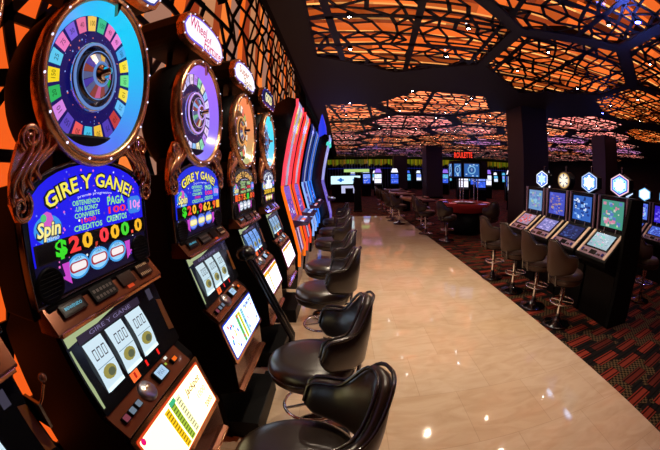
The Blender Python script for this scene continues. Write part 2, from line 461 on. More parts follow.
# boundary walls
b = MB(); b.box((-3, YB, 0), (26, YB + .1, 6.6), 'wall_dark'); wb = structure(b.build('wall_back'))
b = MB(); b.box((26, -2.9, 0), (26.1, YB, 6.6), 'wall_dark'); structure(b.build('wall_right'))
b = MB(); b.box((-1.85, -3.0, 0), (26, -2.9, 6.6), 'wall_dark'); structure(b.build('wall_front'))
# bead-like lit fringe under a fascia along the far wall
b = MB(); R = random.Random(4); x = -1.6
while x < 25:
    w = R.uniform(.10, .2); h = R.uniform(.35, .6)
    b.box((x, YB - .16, 3.38 - h * 1.2), (x + w * .9, YB - .13, 3.42), 'glow', S(150 + R.randint(-40, 40), 140 + R.randint(-30, 30), 24, R.uniform(.12, .5))); x += w
structure(b.build('wall_fringe', wb))
b = MB(); bars(b, [((x_, .2), (x_, 2.9)) for x_ in [i * .32 - 1.6 for i in range(84)]], .06, -.2, -.12, 'steel', lambda u, v, n: Vector((u, YB + n, v))); structure(b.build('wall_bead_screen', wb))

def pillar(x0, y0, w, d):
    b = MB(); b.box((x0, y0, 0), (x0 + w, y0 + d, CZ), 'pillar_paint'); b.box((x0 - .02, y0 - .02, 0), (x0 + w + .02, y0 + d + .02, .12), 'black_satin')
    structure(b.build('pillar', None, .01))
pillar(4.91, 7.72, .92, .92)
pillar(5.9, 22.0, 1.2, 1.2)
pillar(5.5, 33.5, 1.4, 1.4)
pillar(10.7, 9.7, .9, .9)

# ------------------------------------------------------------------ wheel slot machines (left row)
def star_dots(b, mp, R, n, u0, v0, u1, v1, h, cols, inside=lambda u, v: True, r=.0035):
    for _ in range(n):
        u, v = R.uniform(u0, u1), R.uniform(v0, v1)
        if inside(u, v): b.disc(r * R.uniform(.6, 1.4), h, 'glow', 5, R.choice(cols), mp, u, v)

def wheel_machine(y, label, P, seed):
    R = random.Random(seed)
    root = thing('slot_machine', label, 'slot machine', (-1.1, y, 0), 0, 'wheel slot machines in a row along the lattice wall')
    H = .31
    # cabinet: black side profile drawn out across the width
    prof = [(-.13, 0), (.36, 0), (.36, .40), (.49, .44), (.49, .63), (.42, .885), (.42, .90), (.35, .965), (.275, 1.25), (.28, 1.34), (.225, 1.345), (.225, 1.70), (.04, 1.70), (.0, 1.30), (-.13, 1.20)]
    b = MB(); b.prism(prof, -H, H, 'cabinet_black', mp=side(0)); b.box((.0, -.342, 1.30), (.222, .342, 1.70), 'cabinet_black'); b.build('cabinet', root, .006)
    b = MB(); b.box((-.10, -.30, 0), (.56, .30, .16), 'black_satin'); b.build('plinth', root, .005)
    # arched display panel
    pm0 = plane(.243, 1.345); pm = lambda u, v, n: pm0(u * 1.13, v, n)
    arch = [(-.30, 0), (.30, 0), (.30, .275)]
    for i in range(1, 16):
        a = PI * i / 16; arch.append((.30 * math.cos(a), .275 + .135 * math.sin(a)))
    arch.append((-.30, .275))
    def inset(k): return [(u * (1 - k / .3), v if v < .01 else v - k * .6) for u, v in arch]
    f = MB(); f.prism(arch, -.12, .02, 'black_gloss', mp=pm); f.tube([pm(u, v, .02) for u, v in arch], .006, 'dark_chrome', 6, closed=True); fr = f.build('panel_frame', root)
    b = MB(); ins = inset(.02); ins = [(u, max(v, .105 if False else .012)) for u, v in ins]
    b.poly([pm(u, v, .022) for u, v in ins], 'glow', P['panel_low'])
    b.poly([pm(u, v, .023) for u, v in [(q[0] * .995, max(q[1], .115)) for q in ins]], 'glow', P['panel'])
    ok = lambda u, v: abs(u) < .27 and v < .275 + .12 * math.sqrt(max(0, 1 - (u / .28) ** 2))
    star_dots(b, pm, R, 150, -.28, .04, .28, .38, .0245, [S(120, 140, 255, .9), S(255, 120, 220, .8), S(255, 255, 255, .9), S(90, 60, 200, 1)], ok)
    b.text(P['title'], pm, .0, .337, .072, .0255, 'glow', S(10, 10, 10), width=.445, bold=.06, arc=.42)
    b.text(P['title'], pm, .0, .338, .064, .027, 'glow', P['title_col'], width=.43, bold=.022, arc=.42)
    b.text('premio progresivo', pm, .01, .297, .013, .026, 'glow', S(225, 225, 255), width=.17, arc=.6)
    cy = P['small_col']
    for t, v, w, c, sz in (('OBTENIENDO', .272, .13, cy, .022), ('UN BONO', .252, .10, cy, .022), ('CONVIERTE', .231, .12, cy, .022), ('1000', .212, .07, S(240, 40, 60), .020), ('CREDITOS', .191, .135, cy, .025)):
        b.text(t, pm, -.035, v, sz, .026, 'glow', c, width=w, bold=.02)
    for t, v, w, c, sz in (('PAGA', .262, .095, cy, .042), ('100', .228, .10, S(250, 50, 70), .034), ('CREDITOS', .197, .115, cy, .030)):
        b.text(t, pm, .115, v, sz, .026, 'glow', c, width=w, bold=.025)
    b.poly([pm(*p, .0255) for p in rrect(.185, .20, .265, .268, .018)], 'glow', S(60, 130, 235)); b.text('10¢', pm, .226, .234, .046, .027, 'glow', S(250, 150, 240), width=.066, bold=.02)
    # Spin badge
    b.disc(.042, .0252, 'glow', 20, S(60, 150, 235), pm, -.208, .212, .056); b.disc(.024, .0256, 'glow', 8, S(210, 90, 200), pm, -.208, .24); b.disc(.012, .0258, 'glow', 8, S(80, 200, 120), pm, -.222, .246)
    b.text('Spin', pm, -.208, .209, .062, .0265, 'glow', S(20, 20, 60), width=.105, bold=.07, shear=.2); b.text('Spin', pm, -.208, .211, .057, .0275, 'glow', S(255, 240, 150), width=.095, bold=.03, shear=.2)
    b.text('PREMIO', pm, -.195, .183, .015, .0275, 'glow', S(230, 240, 255), width=.05)
    if P.get('castle'):
        for u, h in ((-.12, .06), (-.06, .10), (0, .15), (.06, .10), (.12, .06)):
            b.rect(pm, u - .025, .175, u + .025, .175 + h, .0272, 'glow', S(235, 240, 255, 1.2)); b.poly([pm(u - .03, .175 + h, .0273), pm(u + .03, .175 + h, .0273), pm(u, .215 + h, .0273)], 'glow', S(60, 60, 120))
    # dot-matrix counter
    b.rect(pm, -.275, .116, .285, .176, .028, 'glow', S(18, 10, 12)); b.rect(pm, -.265, .120, .275, .172, .029, 'black_gloss')
    s_ = P['counter']; wt = [.42 if c in '.,' else 1.0 for c in s_]; x0 = P.get('cx0', -.20); dx = (.265 - x0) / sum(wt); u = x0
    for i, ch in enumerate(s_):
        c = P['digits'][i % len(P['digits'])]; uu = u + dx * wt[i] / 2; u += dx * wt[i]
        if ch == ',': b.poly([pm(uu - .006, .134, .030), pm(uu - .008, .118, .030), pm(uu + .002, .122, .030), pm(uu + .006, .134, .030)], 'glow', c)
        elif ch == '.': b.rect(pm, uu - .006, .124, uu + .006, .136, .030, 'glow', c)
        else: b.text(ch, pm, uu, .146, .066, .030, 'glow', c, width=dx * .84, bold=.045)
    # three oval bubbles and two arrows
    for i, u in enumerate((-.105, -.005, .095)):
        v = .075
        b.disc(.039, .0262, 'glow', 22, P['bubble'][0], pm, u, v, .051); b.disc(.032, .027, 'glow', 22, P['bubble'][1], pm, u, v, .043)
        b.poly([pm(*p, .0275) for p in rrect(u - .042, v - .017, u + .042, v + .017, .016)], 'glow', P['bubble'][2]); b.poly([pm(*p, .028) for p in rrect(u - .034, v - .011, u + .034, v + .013, .01)], 'glow', P['bubble'][3])
        b.text('GIRA', pm, u, v + .026, .012, .028, 'glow', S(60, 50, 120), width=.03)
    for u, sgn in ((-.165, -1), (.165, 1)):
        b.poly([pm(u - .018 * sgn, .03, .027), pm(u + .02 * sgn, .06, .027), pm(u + .004 * sgn, .062, .027), pm(u + .01 * sgn, .10, .027), pm(u - .022 * sgn, .10, .027), pm(u - .016 * sgn, .062, .027)], 'glow', S(200, 70, 200))
    b.build('display_panel', fr)
    for u in (-.235, .235):
        s2 = MB(); s2.lathe([(.0, .028), (.045, .028), (.052, .034), (.056, .022)], 'black_satin', 24, mp=lambda a, c, n, u=u: pm(u + a, .052 + c, n))
        for i in range(7):
            s2.tube([pm(u - math.sqrt(max(.0001, .044 ** 2 - (i * .0125 - .0375) ** 2)), .052 + i * .0125 - .0375, .03), pm(u + math.sqrt(max(.0001, .044 ** 2 - (i * .0125 - .0375) ** 2)), .052 + i * .0125 - .0375, .03)], .0025, 'black_matte', 4)
        s2.build('speaker', fr)
    # scrolled bronze ornaments at both shoulders
    for sgn in (-1, 1):
        o = MB(); pts = [(.315, .25), (.335, .30), (.33, .38), (.305, .46), (.265, .52), (.215, .50), (.20, .45), (.245, .385), (.29, .32)]
        pl = [(sgn * u, v) for u, v in pts]
        if sgn < 0: pl = pl[::-1]
        o.prism(pl, .004, .024, 'bronze', mp=pm)
        for k in range(4):
            q = []
            for i in range(15):
                t = i / 14; q.append(pm(sgn * (.315 - .03 * k - .06 * t * t + .02 * math.sin(t * 6.3)), .275 + .028 * k + .22 * t - .03 * k * t, .03))
            o.tube(q, [.007 + .007 * math.sin(PI * i / 14) for i in range(15)], 'bronze_smooth', 6)
        sp = []
        for i in range(26):
            t = i / 25; an = 2.2 + t * 9; rr = .036 * (1 - .8 * t); sp.append(pm(sgn * (.302 + rr * math.cos(an)), .285 + rr * math.sin(an) * 1.2, .032))
        o.tube(sp, [.012 * (1 - .6 * i / 25) for i in range(26)], 'bronze_smooth', 6)
        sp = []
        for i in range(26):
            t = i / 25; an = -1 + t * 9; rr = .04 * (1 - .8 * t); sp.append(pm(sgn * (.262 + rr * math.cos(an)), .475 + rr * math.sin(an), .032))
        o.tube(sp, [.013 * (1 - .6 * i / 25) for i in range(26)], 'bronze_smooth', 6)
        o.build('ornament', root)
    # the wheel: black drum, bronze bezel with bulbs, glowing tunnel ring, numbered disc, hub
    ZC = 2.075; wm0 = plane(.275, ZC - .008); wm = lambda u, v, n: wm0(u * .965 + .012, v * .985, n)
    b = MB(); b.lathe([(.0, -.24), (.325, -.24), (.335, -.22), (.335, .0), (.30, .0)], 'cabinet_black', 48, mp=wm); b.build('wheel_drum', root)
    b = MB(); b.box((.06, -.17, 1.68), (.24, .17, 1.85), 'black_satin'); b.build('neck', root, .01)
    b = MB(); b.lathe([(.340, -.03), (.340, .012), (.330, .024), (.316, .028), (.302, .022), (.297, .0)], 'bronze', 64, mp=wm); bz = b.build('wheel_bezel', root)
    for i in range(16):
        a = 2 * PI * (i + .5) / 16; c = wm(.320 * math.cos(a), .320 * math.sin(a), .028)
        q = MB(); q.ball(c, .0046, 'glow', S(225, 225, 255, 1.6), 5); q.build('bulb', bz)
    def ringcol(f, i):
        a = f * 2 * PI; w = .5 + .5 * math.sin(a - P.get('ring_turn', .6)); A, B = P['ring']
        return tuple(A[k] * w + B[k] * (1 - w) for k in range(3)) + (1,)
    b = MB(); b.lathe([(.298, .008), (.275, -.02), (.255, -.046)], 'glow', 96, mp=wm, colf=ringcol); b.build('light_ring', root)
    b = MB(); b.disc(.256, -.048, 'glow', 48, P['disc'], wm)
    nS = 22
    for i in range(nS):
        a0 = 2 * PI * i / nS + .03; a1 = 2 * PI * (i + 1) / nS - .03; c = P['segs'][i % len(P['segs'])]
        pts = [wm(r * math.cos(a), r * math.sin(a), -.044) for r, a in ((.190, a0), (.252, a0), (.2535, (a0 + a1) / 2), (.252, a1), (.190, a1))]
        b.poly(pts, 'glow', c)
        am = (a0 + a1) / 2; t = str(R.choice((10, 20, 25, 30, 40, 50, 75, 100, 150)))
        def rm(u, v, n, am=am): 
            ca, sa = math.cos(am), math.sin(am); x_, y_ = .22 + v, -u
            return wm(x_ * ca - y_ * sa, x_ * sa + y_ * ca, n)
        b.text(t, rm, 0, 0, .03, -.042, 'glow', tuple(x * .35 for x in c[:3]) + (1,), width=.03 if len(t) > 2 else .024, bold=.02)
    star_dots(b, wm, R, 120, -.19, -.19, (.19), .19, -.046, [S(140, 170, 255, .9), S(255, 140, 120, .8), S(60, 70, 200, .9)], lambda u, v: .10 < math.hypot(u, v) < .185, .003)
    b.build('wheel_disc', root)
    b = MB(); b.lathe([(.138, -.047), (.138, -.03), (.128, -.022), (.120, -.03), (.118, -.045)], 'chrome', 56, mp=wm)
    b.lathe([(.118, -.042), (.10, -.024), (.095, -.012), (.088, -.02)], 'dark_chrome', 48, mp=wm)
    b.lathe([(.132, -.0205), (.121, -.0195)], 'glow', 48, P['hub'], wm); b.lathe([(.096, -.0105), (.092, -.0105)], 'glow', 48, P['hub'], wm)  # rings here and sectors below glow, for the shine of bright metal
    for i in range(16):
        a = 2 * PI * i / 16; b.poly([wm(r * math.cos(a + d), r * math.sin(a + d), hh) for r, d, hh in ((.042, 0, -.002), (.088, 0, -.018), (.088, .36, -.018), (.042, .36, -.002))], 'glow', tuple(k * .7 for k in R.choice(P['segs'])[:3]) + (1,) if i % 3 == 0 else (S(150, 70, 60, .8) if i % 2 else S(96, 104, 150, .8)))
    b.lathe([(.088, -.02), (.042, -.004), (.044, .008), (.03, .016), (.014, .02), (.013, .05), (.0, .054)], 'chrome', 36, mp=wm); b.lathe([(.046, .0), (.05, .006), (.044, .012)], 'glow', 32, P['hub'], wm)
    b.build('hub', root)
    b = MB(); b.poly([wm(-.016, .30, .036), wm(.0, .245, .036), wm(.016, .30, .036)], 'bronze_smooth'); b.prism([(-.018, .305), (.0, .24), (.018, .305)], .02, .036, 'bronze_smooth', mp=wm); b.build('pointer', root)
    # bean-shaped topper sign
    tm = plane(.27, 2.545)
    def bean(k):
        top, bot = [], []
        for i in range(21):
            t = i / 20; u = -.33 + .68 * t; hh = (.115 - k) * math.sqrt(max(0, 1 - (2 * t - 1) ** 4)) + .001; mid = .03 * (1 - (2 * t - 1) ** 2)
            u2 = .01 + (u - .01) * (1 - k * 2.6); top.append((u2, mid + hh)); bot.append((u2, mid - hh))
        return bot + top[::-1][0:]
    b = MB(); b.prism(bean(0), -.30, -.02, 'black_satin', mp=tm); b.prism(bean(-.002), -.03, .012, 'bronze', mp=tm); ts = b.build('topper_sign', root)
    b = MB(); b.poly([tm(u, v, .014) for u, v in bean(.022)], 'glow', P['top_edge']); b.poly([tm(u, v, .0155) for u, v in bean(.034)], 'glow', P['top_face'])
    for t, u, v, w, h, c in P['top_text']:
        b.text(t, tm, u, v, h, .017, 'glow', P['top_ink2'], width=w * 1.06, bold=.05); b.text(t, tm, u, v, h, .0185, 'glow', c, width=w, bold=.012)
    b.build('sign_face', ts)
    for i, (u, v) in enumerate(bean(.011)):
        if i % 4 == 1:
            q = MB(); q.ball(tm(u, v, .013), .0055, 'glow', S(225, 225, 255, 1.2), 4); q.build('bulb', ts)
    for u in (-.12, .12):
        b = MB(); b.tube([(.10, u, 2.36), (.10, u, 2.48)], .02, 'black_satin'); b.build('sign_post', root)
    # bronze ledge with little displays
    lm, ll = between(.325, 1.272, .262, 1.345)
    b = MB(); b.prism([(.22, 1.262), (.315, 1.262), (.325, 1.272), (.26, 1.348), (.22, 1.348)], -.325, .325, 'wood_lacquer', mp=side(0)); b.prism([(.30, 1.256), (.328, 1.256), (.328, 1.272), (.30, 1.272)], -.312, .312, 'bronze_smooth', mp=side(0)); ld = b.build('ledge', root, .004)
    b = MB(); b.prism(rrect(-.27, .03, -.15, .075, .006), .0, .012, 'black_gloss', mp=lm); b.rect(lm, -.262, .036, -.16, .068, .0125, 'glow', S(4, 10, 14)); b.text('BIENVENIDO', lm, -.21, .054, .015, .0135, 'glow', S(90, 200, 235), width=.085); b.build('card_display', ld)
    b = MB(); b.prism(rrect(-.11, .022, .02, .08, .006), .0, .014, 'black_satin', mp=lm)
    for i in range(2):
        for j in range(6): b.rect(lm, -.1 + j * .019, .03 + i * .024, -.087 + j * .019, .042 + i * .024, .0145, 'paint', S(70, 62, 58))
    b.build('keypad', ld)
    b = MB(); b.prism(rrect(.06, .025, .15, .076, .004), .0, .01, 'black_gloss', mp=lm); b.rect(lm, .085, .012, .125, .026, .004, 'glow', S(190, 60, 20)); b.build('bill_slot', ld)
    b = MB(); b.prism(rrect(.185, .022, .275, .078, .004), .0, .012, 'black_gloss', mp=lm)
    for i in range(7): b.rect(lm, .192 + i * .0115, .028, .199 + i * .0115, .04, .0125, 'paint', S(190, 160, 120)); b.rect(lm, .192 + i * .0115, .066, .199 + i * .0115, .076, .0125, 'paint', S(190, 160, 120))
    b.build('ticket_slot', ld)
    # reel glass
    gm, gl = between(.372, .972, .280, 1.255)
    b = MB(); b.prism(rrect(-.30, .004, .30, gl - .004, .01), -.005, .006, 'black_gloss', mp=gm)
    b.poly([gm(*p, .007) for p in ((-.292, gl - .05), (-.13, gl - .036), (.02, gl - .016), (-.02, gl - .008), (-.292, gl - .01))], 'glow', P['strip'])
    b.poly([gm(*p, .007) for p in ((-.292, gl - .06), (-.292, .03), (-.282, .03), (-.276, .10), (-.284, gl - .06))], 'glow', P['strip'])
    b.rect(gm, -.24, gl - .062, .15, gl - .034, .0085, 'glow', S(44, 34, 50)); b.text(P['brandline'], gm, -.045, gl - .048, .02, .009, 'glow', S(120, 110, 150), width=.26)
    b.rect(gm, .215, gl - .075, .25, gl - .03, .0075, 'glow', S(60, 56, 70)); b.poly([gm(*p, .0075) for p in ((.255, .07), (.295, .06), (.295, .2), (.262, .21))], 'paint', S(120, 70, 20))
    for u in (.02, .115): b.rect(gm, u - .006, .022, u + .006, .046, .0085, 'glow', S(230, 30, 25, 1.2))
    b.rect(gm, -.10, .014, -.045, .05, .0085, 'glow', S(255, 110, 50, 1.1)); b.text('1', gm, -.072, .032, .03, .009, 'glow', S(200, 20, 10), width=.012, bold=.03)
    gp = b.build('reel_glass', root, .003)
    for i, u in enumerate((-.232, -.10, .032)):
        w = .105; r_ = MB(); z0, z1 = .055, gl - .068; n = 6
        for k in range(n):
            v0, v1 = z0 + (z1 - z0) * k / n, z0 + (z1 - z0) * (k + 1) / n
            h0 = .007 + .012 * math.sin(PI * k / n); h1 = .007 + .012 * math.sin(PI * (k + 1) / n)
            r_.poly([gm(u, v0, h0), gm(u + w, v0, h0), gm(u + w, v1, h1), gm(u, v1, h1)], 'glow', P['reel'])
        sm = .021; mid = (z0 + z1) / 2
        for q in range(3): r_.rect(gm, u + .018 + q * .026, mid + .022, u + .036 + q * .026, mid + .06, sm, 'glow', S(52, 48, 60)); r_.rect(gm, u + .021 + q * .026, mid + .026, u + .033 + q * .026, mid + .056, sm + .0006, 'glow', P['reel'])
        c2 = S(170, 160, 80, .8); r_.disc(.024, sm - .002, 'glow', 12, c2, gm, u + .052, mid - .03, .036); r_.disc(.014, sm - .001, 'glow', 10, S(90, 96, 70), gm, u + .06, mid - .034, .02); r_.rect(gm, u + .004, mid - .003, u + w - .004, mid - .0005, sm, 'glow', S(110, 140, 160))
        r_.rect(gm, u + .004, z0 + .001, u + w - .002, z0 + .014, .0135, 'glow', S(220, 250, 255, 1.25))
        r_.build('reel', gp)
    # button deck
    dm, dl = between(.432, .912, .366, .970)
    b = MB(); b.prism([(.34, .90), (.435, .895), (.442, .906), (.367, .976), (.34, .976)], -.30, .24, 'wood_lacquer', mp=side(0)); b.tube([(.366, -.3, .977), (.366, .24, .977)], .004, 'bronze_smooth', 6); dk = b.build('button_deck', root, .003)
    for i, u in enumerate((-.25, -.205, -.16)):
        b = MB(); b.prism(rrect(u - .017, .022, u + .017, .05, .004), .004, .02, 'black_satin', mp=dm); b.poly([dm(*p, .021) for p in rrect(u - .014, .025, u + .014, .047, .003)], 'glow', S(120, 140, 160, .7) if i else S(140, 60, 80, .7)); b.build('button', dk)
    b = MB(); b.lathe([(.0, .022), (.034, .022), (.040, .016), (.042, .004)], 'steel', 28, mp=lambda a, c, n: dm(-.075 + a, .042 + c, n)); b.text('GIRA', dm, -.075, .05, .016, .0235, 'glow', S(190, 120, 40, .6), width=.045); b.build('spin_button', dk)
    b = MB(); b.prism(rrect(.0, .02, .085, .072, .005), .004, .022, 'black_satin', mp=dm); b.poly([dm(*p, .023) for p in rrect(.008, .026, .077, .066, .004)], 'glow', S(170, 205, 235)); b.text('MAX', dm, .042, .046, .03, .024, 'glow', S(90, 120, 160), width=.04); b.build('bet_button', dk)
    b = MB(); b.prism(rrect(.14, .03, .18, .055, .003), .004, .02, 'black_satin', mp=dm); b.rect(dm, .145, .034, .175, .051, .021, 'glow', S(255, 110, 20, .9)); b.rect(dm, .12, .066, .14, .078, .014, 'glow', S(230, 230, 220)); b.rect(dm, .10, .05, .112, .06, .012, 'glow', S(150, 180, 60)); b.build('coin_head', dk)
    # belly glass
    bm, bl_ = between(.495, .645, .425, .880)
    b = MB(); b.prism(rrect(-.305, -.012, .305, bl_ + .006, .012), -.01, .012, 'bronze_smooth', mp=bm); bf = b.build('belly_frame', root, .003)
    b = MB(); P['belly'](b, bm, bl_, R); b.build('belly_glass', bf)
    b = MB(); b.prism([(.36, .40), (.49, .432), (.515, .436), (.515, .45), (.492, .46), (.492, .63), (.36, .63)], -.305, .305, 'wood_lacquer', mp=side(0)); b.tube([(.515, -.305, .443), (.515, .305, .443)], .005, 'bronze_smooth', 6); b.build('lower_panel', root, .003)
    if P.get('lever'):
        b = MB(); b.box((.30, .308, 1.10), (.38, .318, 1.18), 'dark_chrome'); b.tube([(.34, .316, 1.14), (.355, .345, 1.17), (.37, .365, 1.21)], .005, 'bronze_smooth', 8); lv = b.build('lever', root)
        b = MB(); b.ball((.372, .368, 1.226), .014, 'wood_lacquer', n=10); b.build('knob', lv)
    return root

def belly_pay(b, m, L, R, base, left, cols, edge):
    b.poly([m(*p, .014) for p in rrect(-.285, .008, .285, L - .014, .01)], 'glow', edge)
    b.poly([m(*p, .0148) for p in rrect(-.275, .016, .275, L - .024, .01)], 'glow', base)
    b.poly([m(*p, .0152) for p in rrect(-.27, .02, -.09, L - .03, .012)], 'glow', left)
    for i, c in enumerate(cols):
        u = -.08 + i * .05; b.rect(m, u, .022, u + .04, L - .04, .0154, 'glow', c)
        for j in range(11): b.rect(m, u + .006, .03 + j * .016, u + .034, .036 + j * .016, .016, 'glow', tuple(x * .25 for x in c[:3]) + (1,))

def belly1(b, m, L, R):
    belly_pay(b, m, L, R, S(255, 240, 180, 2.6), S(255, 236, 165, 2.6), [S(255, 200, 20, 1.1), S(170, 200, 60, 1.0), S(240, 236, 180, 1.4)], S(210, 70, 30))
    b.text('Jackpot', m, .17, .175, .045, .0165, 'glow', S(120, 60, 20), width=.15, bold=.02, shear=.2); b.text('1000', m, .2, .115, .04, .0165, 'glow', S(235, 120, 90), width=.08); b.text('2000', m, .215, .05, .035, .0165, 'glow', S(200, 70, 60), width=.075, bold=.02)
    b.rect(m, -.03, L - .05, .02, L - .028, .0165, 'glow', S(60, 190, 130)); b.disc(.014, .0165, 'glow', 12, S(240, 20, 120), m, -.255, L - .035)
def belly2(b, m, L, R):
    belly_pay(b, m, L, R, S(205, 228, 255, 2.4), S(215, 235, 255, 2.4), [S(120, 215, 120, 1.1), S(235, 230, 90, 1.2), S(160, 225, 240, 1.2)], S(30, 60, 200))
    for i in range(24): b.disc(.012, .0163, 'glow', 8, R.choice((S(250, 230, 60), S(240, 90, 80), S(60, 190, 210), S(60, 90, 220))), m, R.uniform(-.25, .25), R.uniform(.04, .2))
    b.text('PREMIOS', m, .16, .19, .035, .0168, 'glow', S(30, 60, 190), width=.15, bold=.03)
def belly3(b, m, L, R):
    belly_pay(b, m, L, R, S(240, 232, 255, 2.4), S(250, 240, 245, 2.4), [S(250, 220, 120, 1.3), S(240, 240, 255, 1.4), S(235, 235, 250, 1.5)], S(150, 40, 120))
    b.rect(m, -.27, L - .06, .27, L - .028, .0165, 'glow', S(250, 190, 40)); b.text('PAGOS', m, .0, L - .044, .03, .017, 'glow', S(130, 30, 110), width=.14, bold=.03)

SEG_A = [S(110, 225, 130), S(250, 225, 40), S(70, 170, 240), S(235, 130, 215), S(235, 120, 190), S(60, 190, 140), S(250, 200, 90), S(230, 110, 160), S(120, 90, 220), S(235, 120, 190), S(90, 200, 240), S(245, 215, 30), S(40, 180, 90), S(210, 130, 225), S(90, 70, 190), S(235, 90, 90), S(70, 190, 230), S(240, 190, 60), S(80, 60, 180), S(190, 60, 60), S(100, 190, 250), S(245, 220, 60)]
SEG_B = [S(200, 190, 250), S(230, 220, 255), S(150, 200, 255), S(250, 240, 190), S(140, 220, 170), S(190, 140, 240), S(235, 210, 240)]
SEG_C = [S(250, 170, 90), S(230, 230, 220), S(150, 190, 110), S(240, 120, 100), S(250, 240, 230)]
SEG_D = [S(140, 220, 250), S(230, 245, 255), S(90, 180, 240), S(190, 200, 255)]
BUB = (S(70, 160, 235), S(150, 215, 255), S(170, 40, 60), S(250, 240, 240))
RAIN = [S(60, 220, 40), S(250, 60, 60), S(255, 190, 40), S(60, 200, 60), S(250, 60, 90), S(255, 200, 50), S(255, 190, 40), S(70, 210, 50), S(255, 100, 40), S(255, 185, 40)]
P1 = dict(panel=S(30, 24, 235), panel_low=S(14, 10, 40), title='GIRE Y GANE!', title_col=S(250, 235, 90), small_col=S(150, 235, 130), counter='$20,000.0', digits=[S(60, 220, 40), S(250, 60, 60), S(255, 190, 40), S(200, 60, 40), S(250, 60, 70), S(255, 190, 40), S(70, 215, 50), S(250, 80, 60), S(255, 185, 40)],
          bubble=BUB, ring=(S(20, 205, 252, 1.0), S(90, 80, 240, 1.0)), ring_turn=.2 - PI / 2 + .9, disc=S(16, 14, 90), segs=SEG_A, hub=S(110, 150, 220, .8), top_edge=S(40, 60, 150), top_face=S(235, 240, 255, 1.1), top_ink2=S(30, 60, 150),
          top_text=[('Spin', .0, .02, .30, .14, S(245, 235, 250))], strip=S(190, 205, 150, .75), brandline='GIRE Y GANE', reel=S(205, 228, 240, 1.05), belly=belly1)
P2 = dict(P1, counter='$20,962.91', cx0=-.23, digits=RAIN, ring=(S(165, 110, 250, 1.05), S(120, 120, 245, 1.0)), segs=SEG_B, disc=S(40, 26, 70), hub=S(200, 160, 240), panel=S(26, 40, 215), bubble=(S(60, 90, 220), S(120, 150, 255), S(240, 225, 90), S(255, 245, 190)),
          top_edge=S(110, 90, 235), top_face=S(240, 238, 250, 1.15), top_ink2=S(250, 240, 250, 1.2), top_text=[('Wheel', -.12, .045, .26, .105, S(205, 40, 110)), ('of', .05, .02, .07, .07, S(205, 40, 110)), ('Fortune', .13, -.03, .30, .10, S(205, 40, 110))], belly=belly2, reel=S(200, 225, 235, 1.0))
P3 = dict(P1, counter='1575.1.00', cx0=-.25, digits=[S(255, 90, 40), S(255, 120, 40), S(240, 70, 40), S(250, 150, 40), S(250, 200, 40), S(60, 210, 60)], ring=(S(255, 140, 90, 1.0), S(150, 190, 120, .8)), segs=SEG_C, disc=S(70, 46, 20), hub=S(230, 160, 90), panel=S(50, 40, 26), panel_low=S(24, 14, 12), title_col=S(250, 190, 90), small_col=S(190, 235, 150),
          bubble=(S(150, 170, 190), S(225, 230, 240), S(150, 160, 180), S(250, 250, 255)), top_edge=S(140, 120, 230), top_face=S(248, 244, 250, 1.25), top_ink2=S(250, 245, 230, 1.2), top_text=[('Super', -.05, .045, .3, .09, S(190, 90, 90)), ('Spin', .08, -.03, .26, .09, S(170, 110, 60))], belly=belly3, reel=S(120, 170, 245, .95))
P4 = dict(P1, counter='2000.00', cx0=-.22, digits=[S(250, 200, 40)], ring=(S(70, 225, 250, 1.05), S(120, 200, 250, 1.0)), segs=SEG_D, disc=S(30, 60, 90), panel=S(14, 14, 40), panel_low=S(10, 8, 18), title_col=S(235, 240, 255), small_col=S(240, 245, 255), castle=True, bubble=(S(60, 50, 20), S(230, 200, 60), S(250, 240, 160), S(255, 250, 210)),
          top_edge=S(30, 40, 150), top_face=S(24, 24, 60), top_ink2=S(230, 240, 255), top_text=[('GOLD', .0, .02, .32, .14, S(245, 225, 60))], belly=belly3, reel=S(150, 190, 230, .9))
P0 = dict(P1, top_face=S(255, 90, 50), belly=belly2, lever=True)
wheel_machine(.01, 'wheel slot machine cut off at the lower left edge, with a small round lever knob', P0, 1)
wheel_machine(.85, 'nearest full wheel slot machine with cyan ring, its counter reading $20,000.0', P1, 2)
wheel_machine(1.79, 'wheel slot machine with violet ring, pink lettered topper and counter reading $20,962.91', P2, 3)
wheel_machine(2.72, 'wheel slot machine with orange ring, white topper and dark arched panel', P3, 4)
wheel_machine(3.68, 'wheel slot machine with pale cyan ring and white castle panel, beside orange neon machine', P4, 5)

# black slanted divider between the second and third machines
t = thing('machine_divider', 'black slanted twin-bar divider between the violet-ring and orange-ring machines', 'divider', (-.55, 2.25, 0))
b = MB(); b.box((-.12, -.05, 0), (.10, .05, .05), 'black_satin'); b.build('base', t, .008)
for dy in (-.035, .03):
    b = MB(); b.tube([(.10, dy, .04), (.15, dy, .44), (-.06, dy, .92), (-.14, dy, 1.08)], .022, 'black_gloss', 10); b.build('bar', t)
b = MB(); b.ball((-.16, 0, 1.10), .085, 'black_gloss', n=10, sc=(.9, .9, .75)); b.build('cap', t)

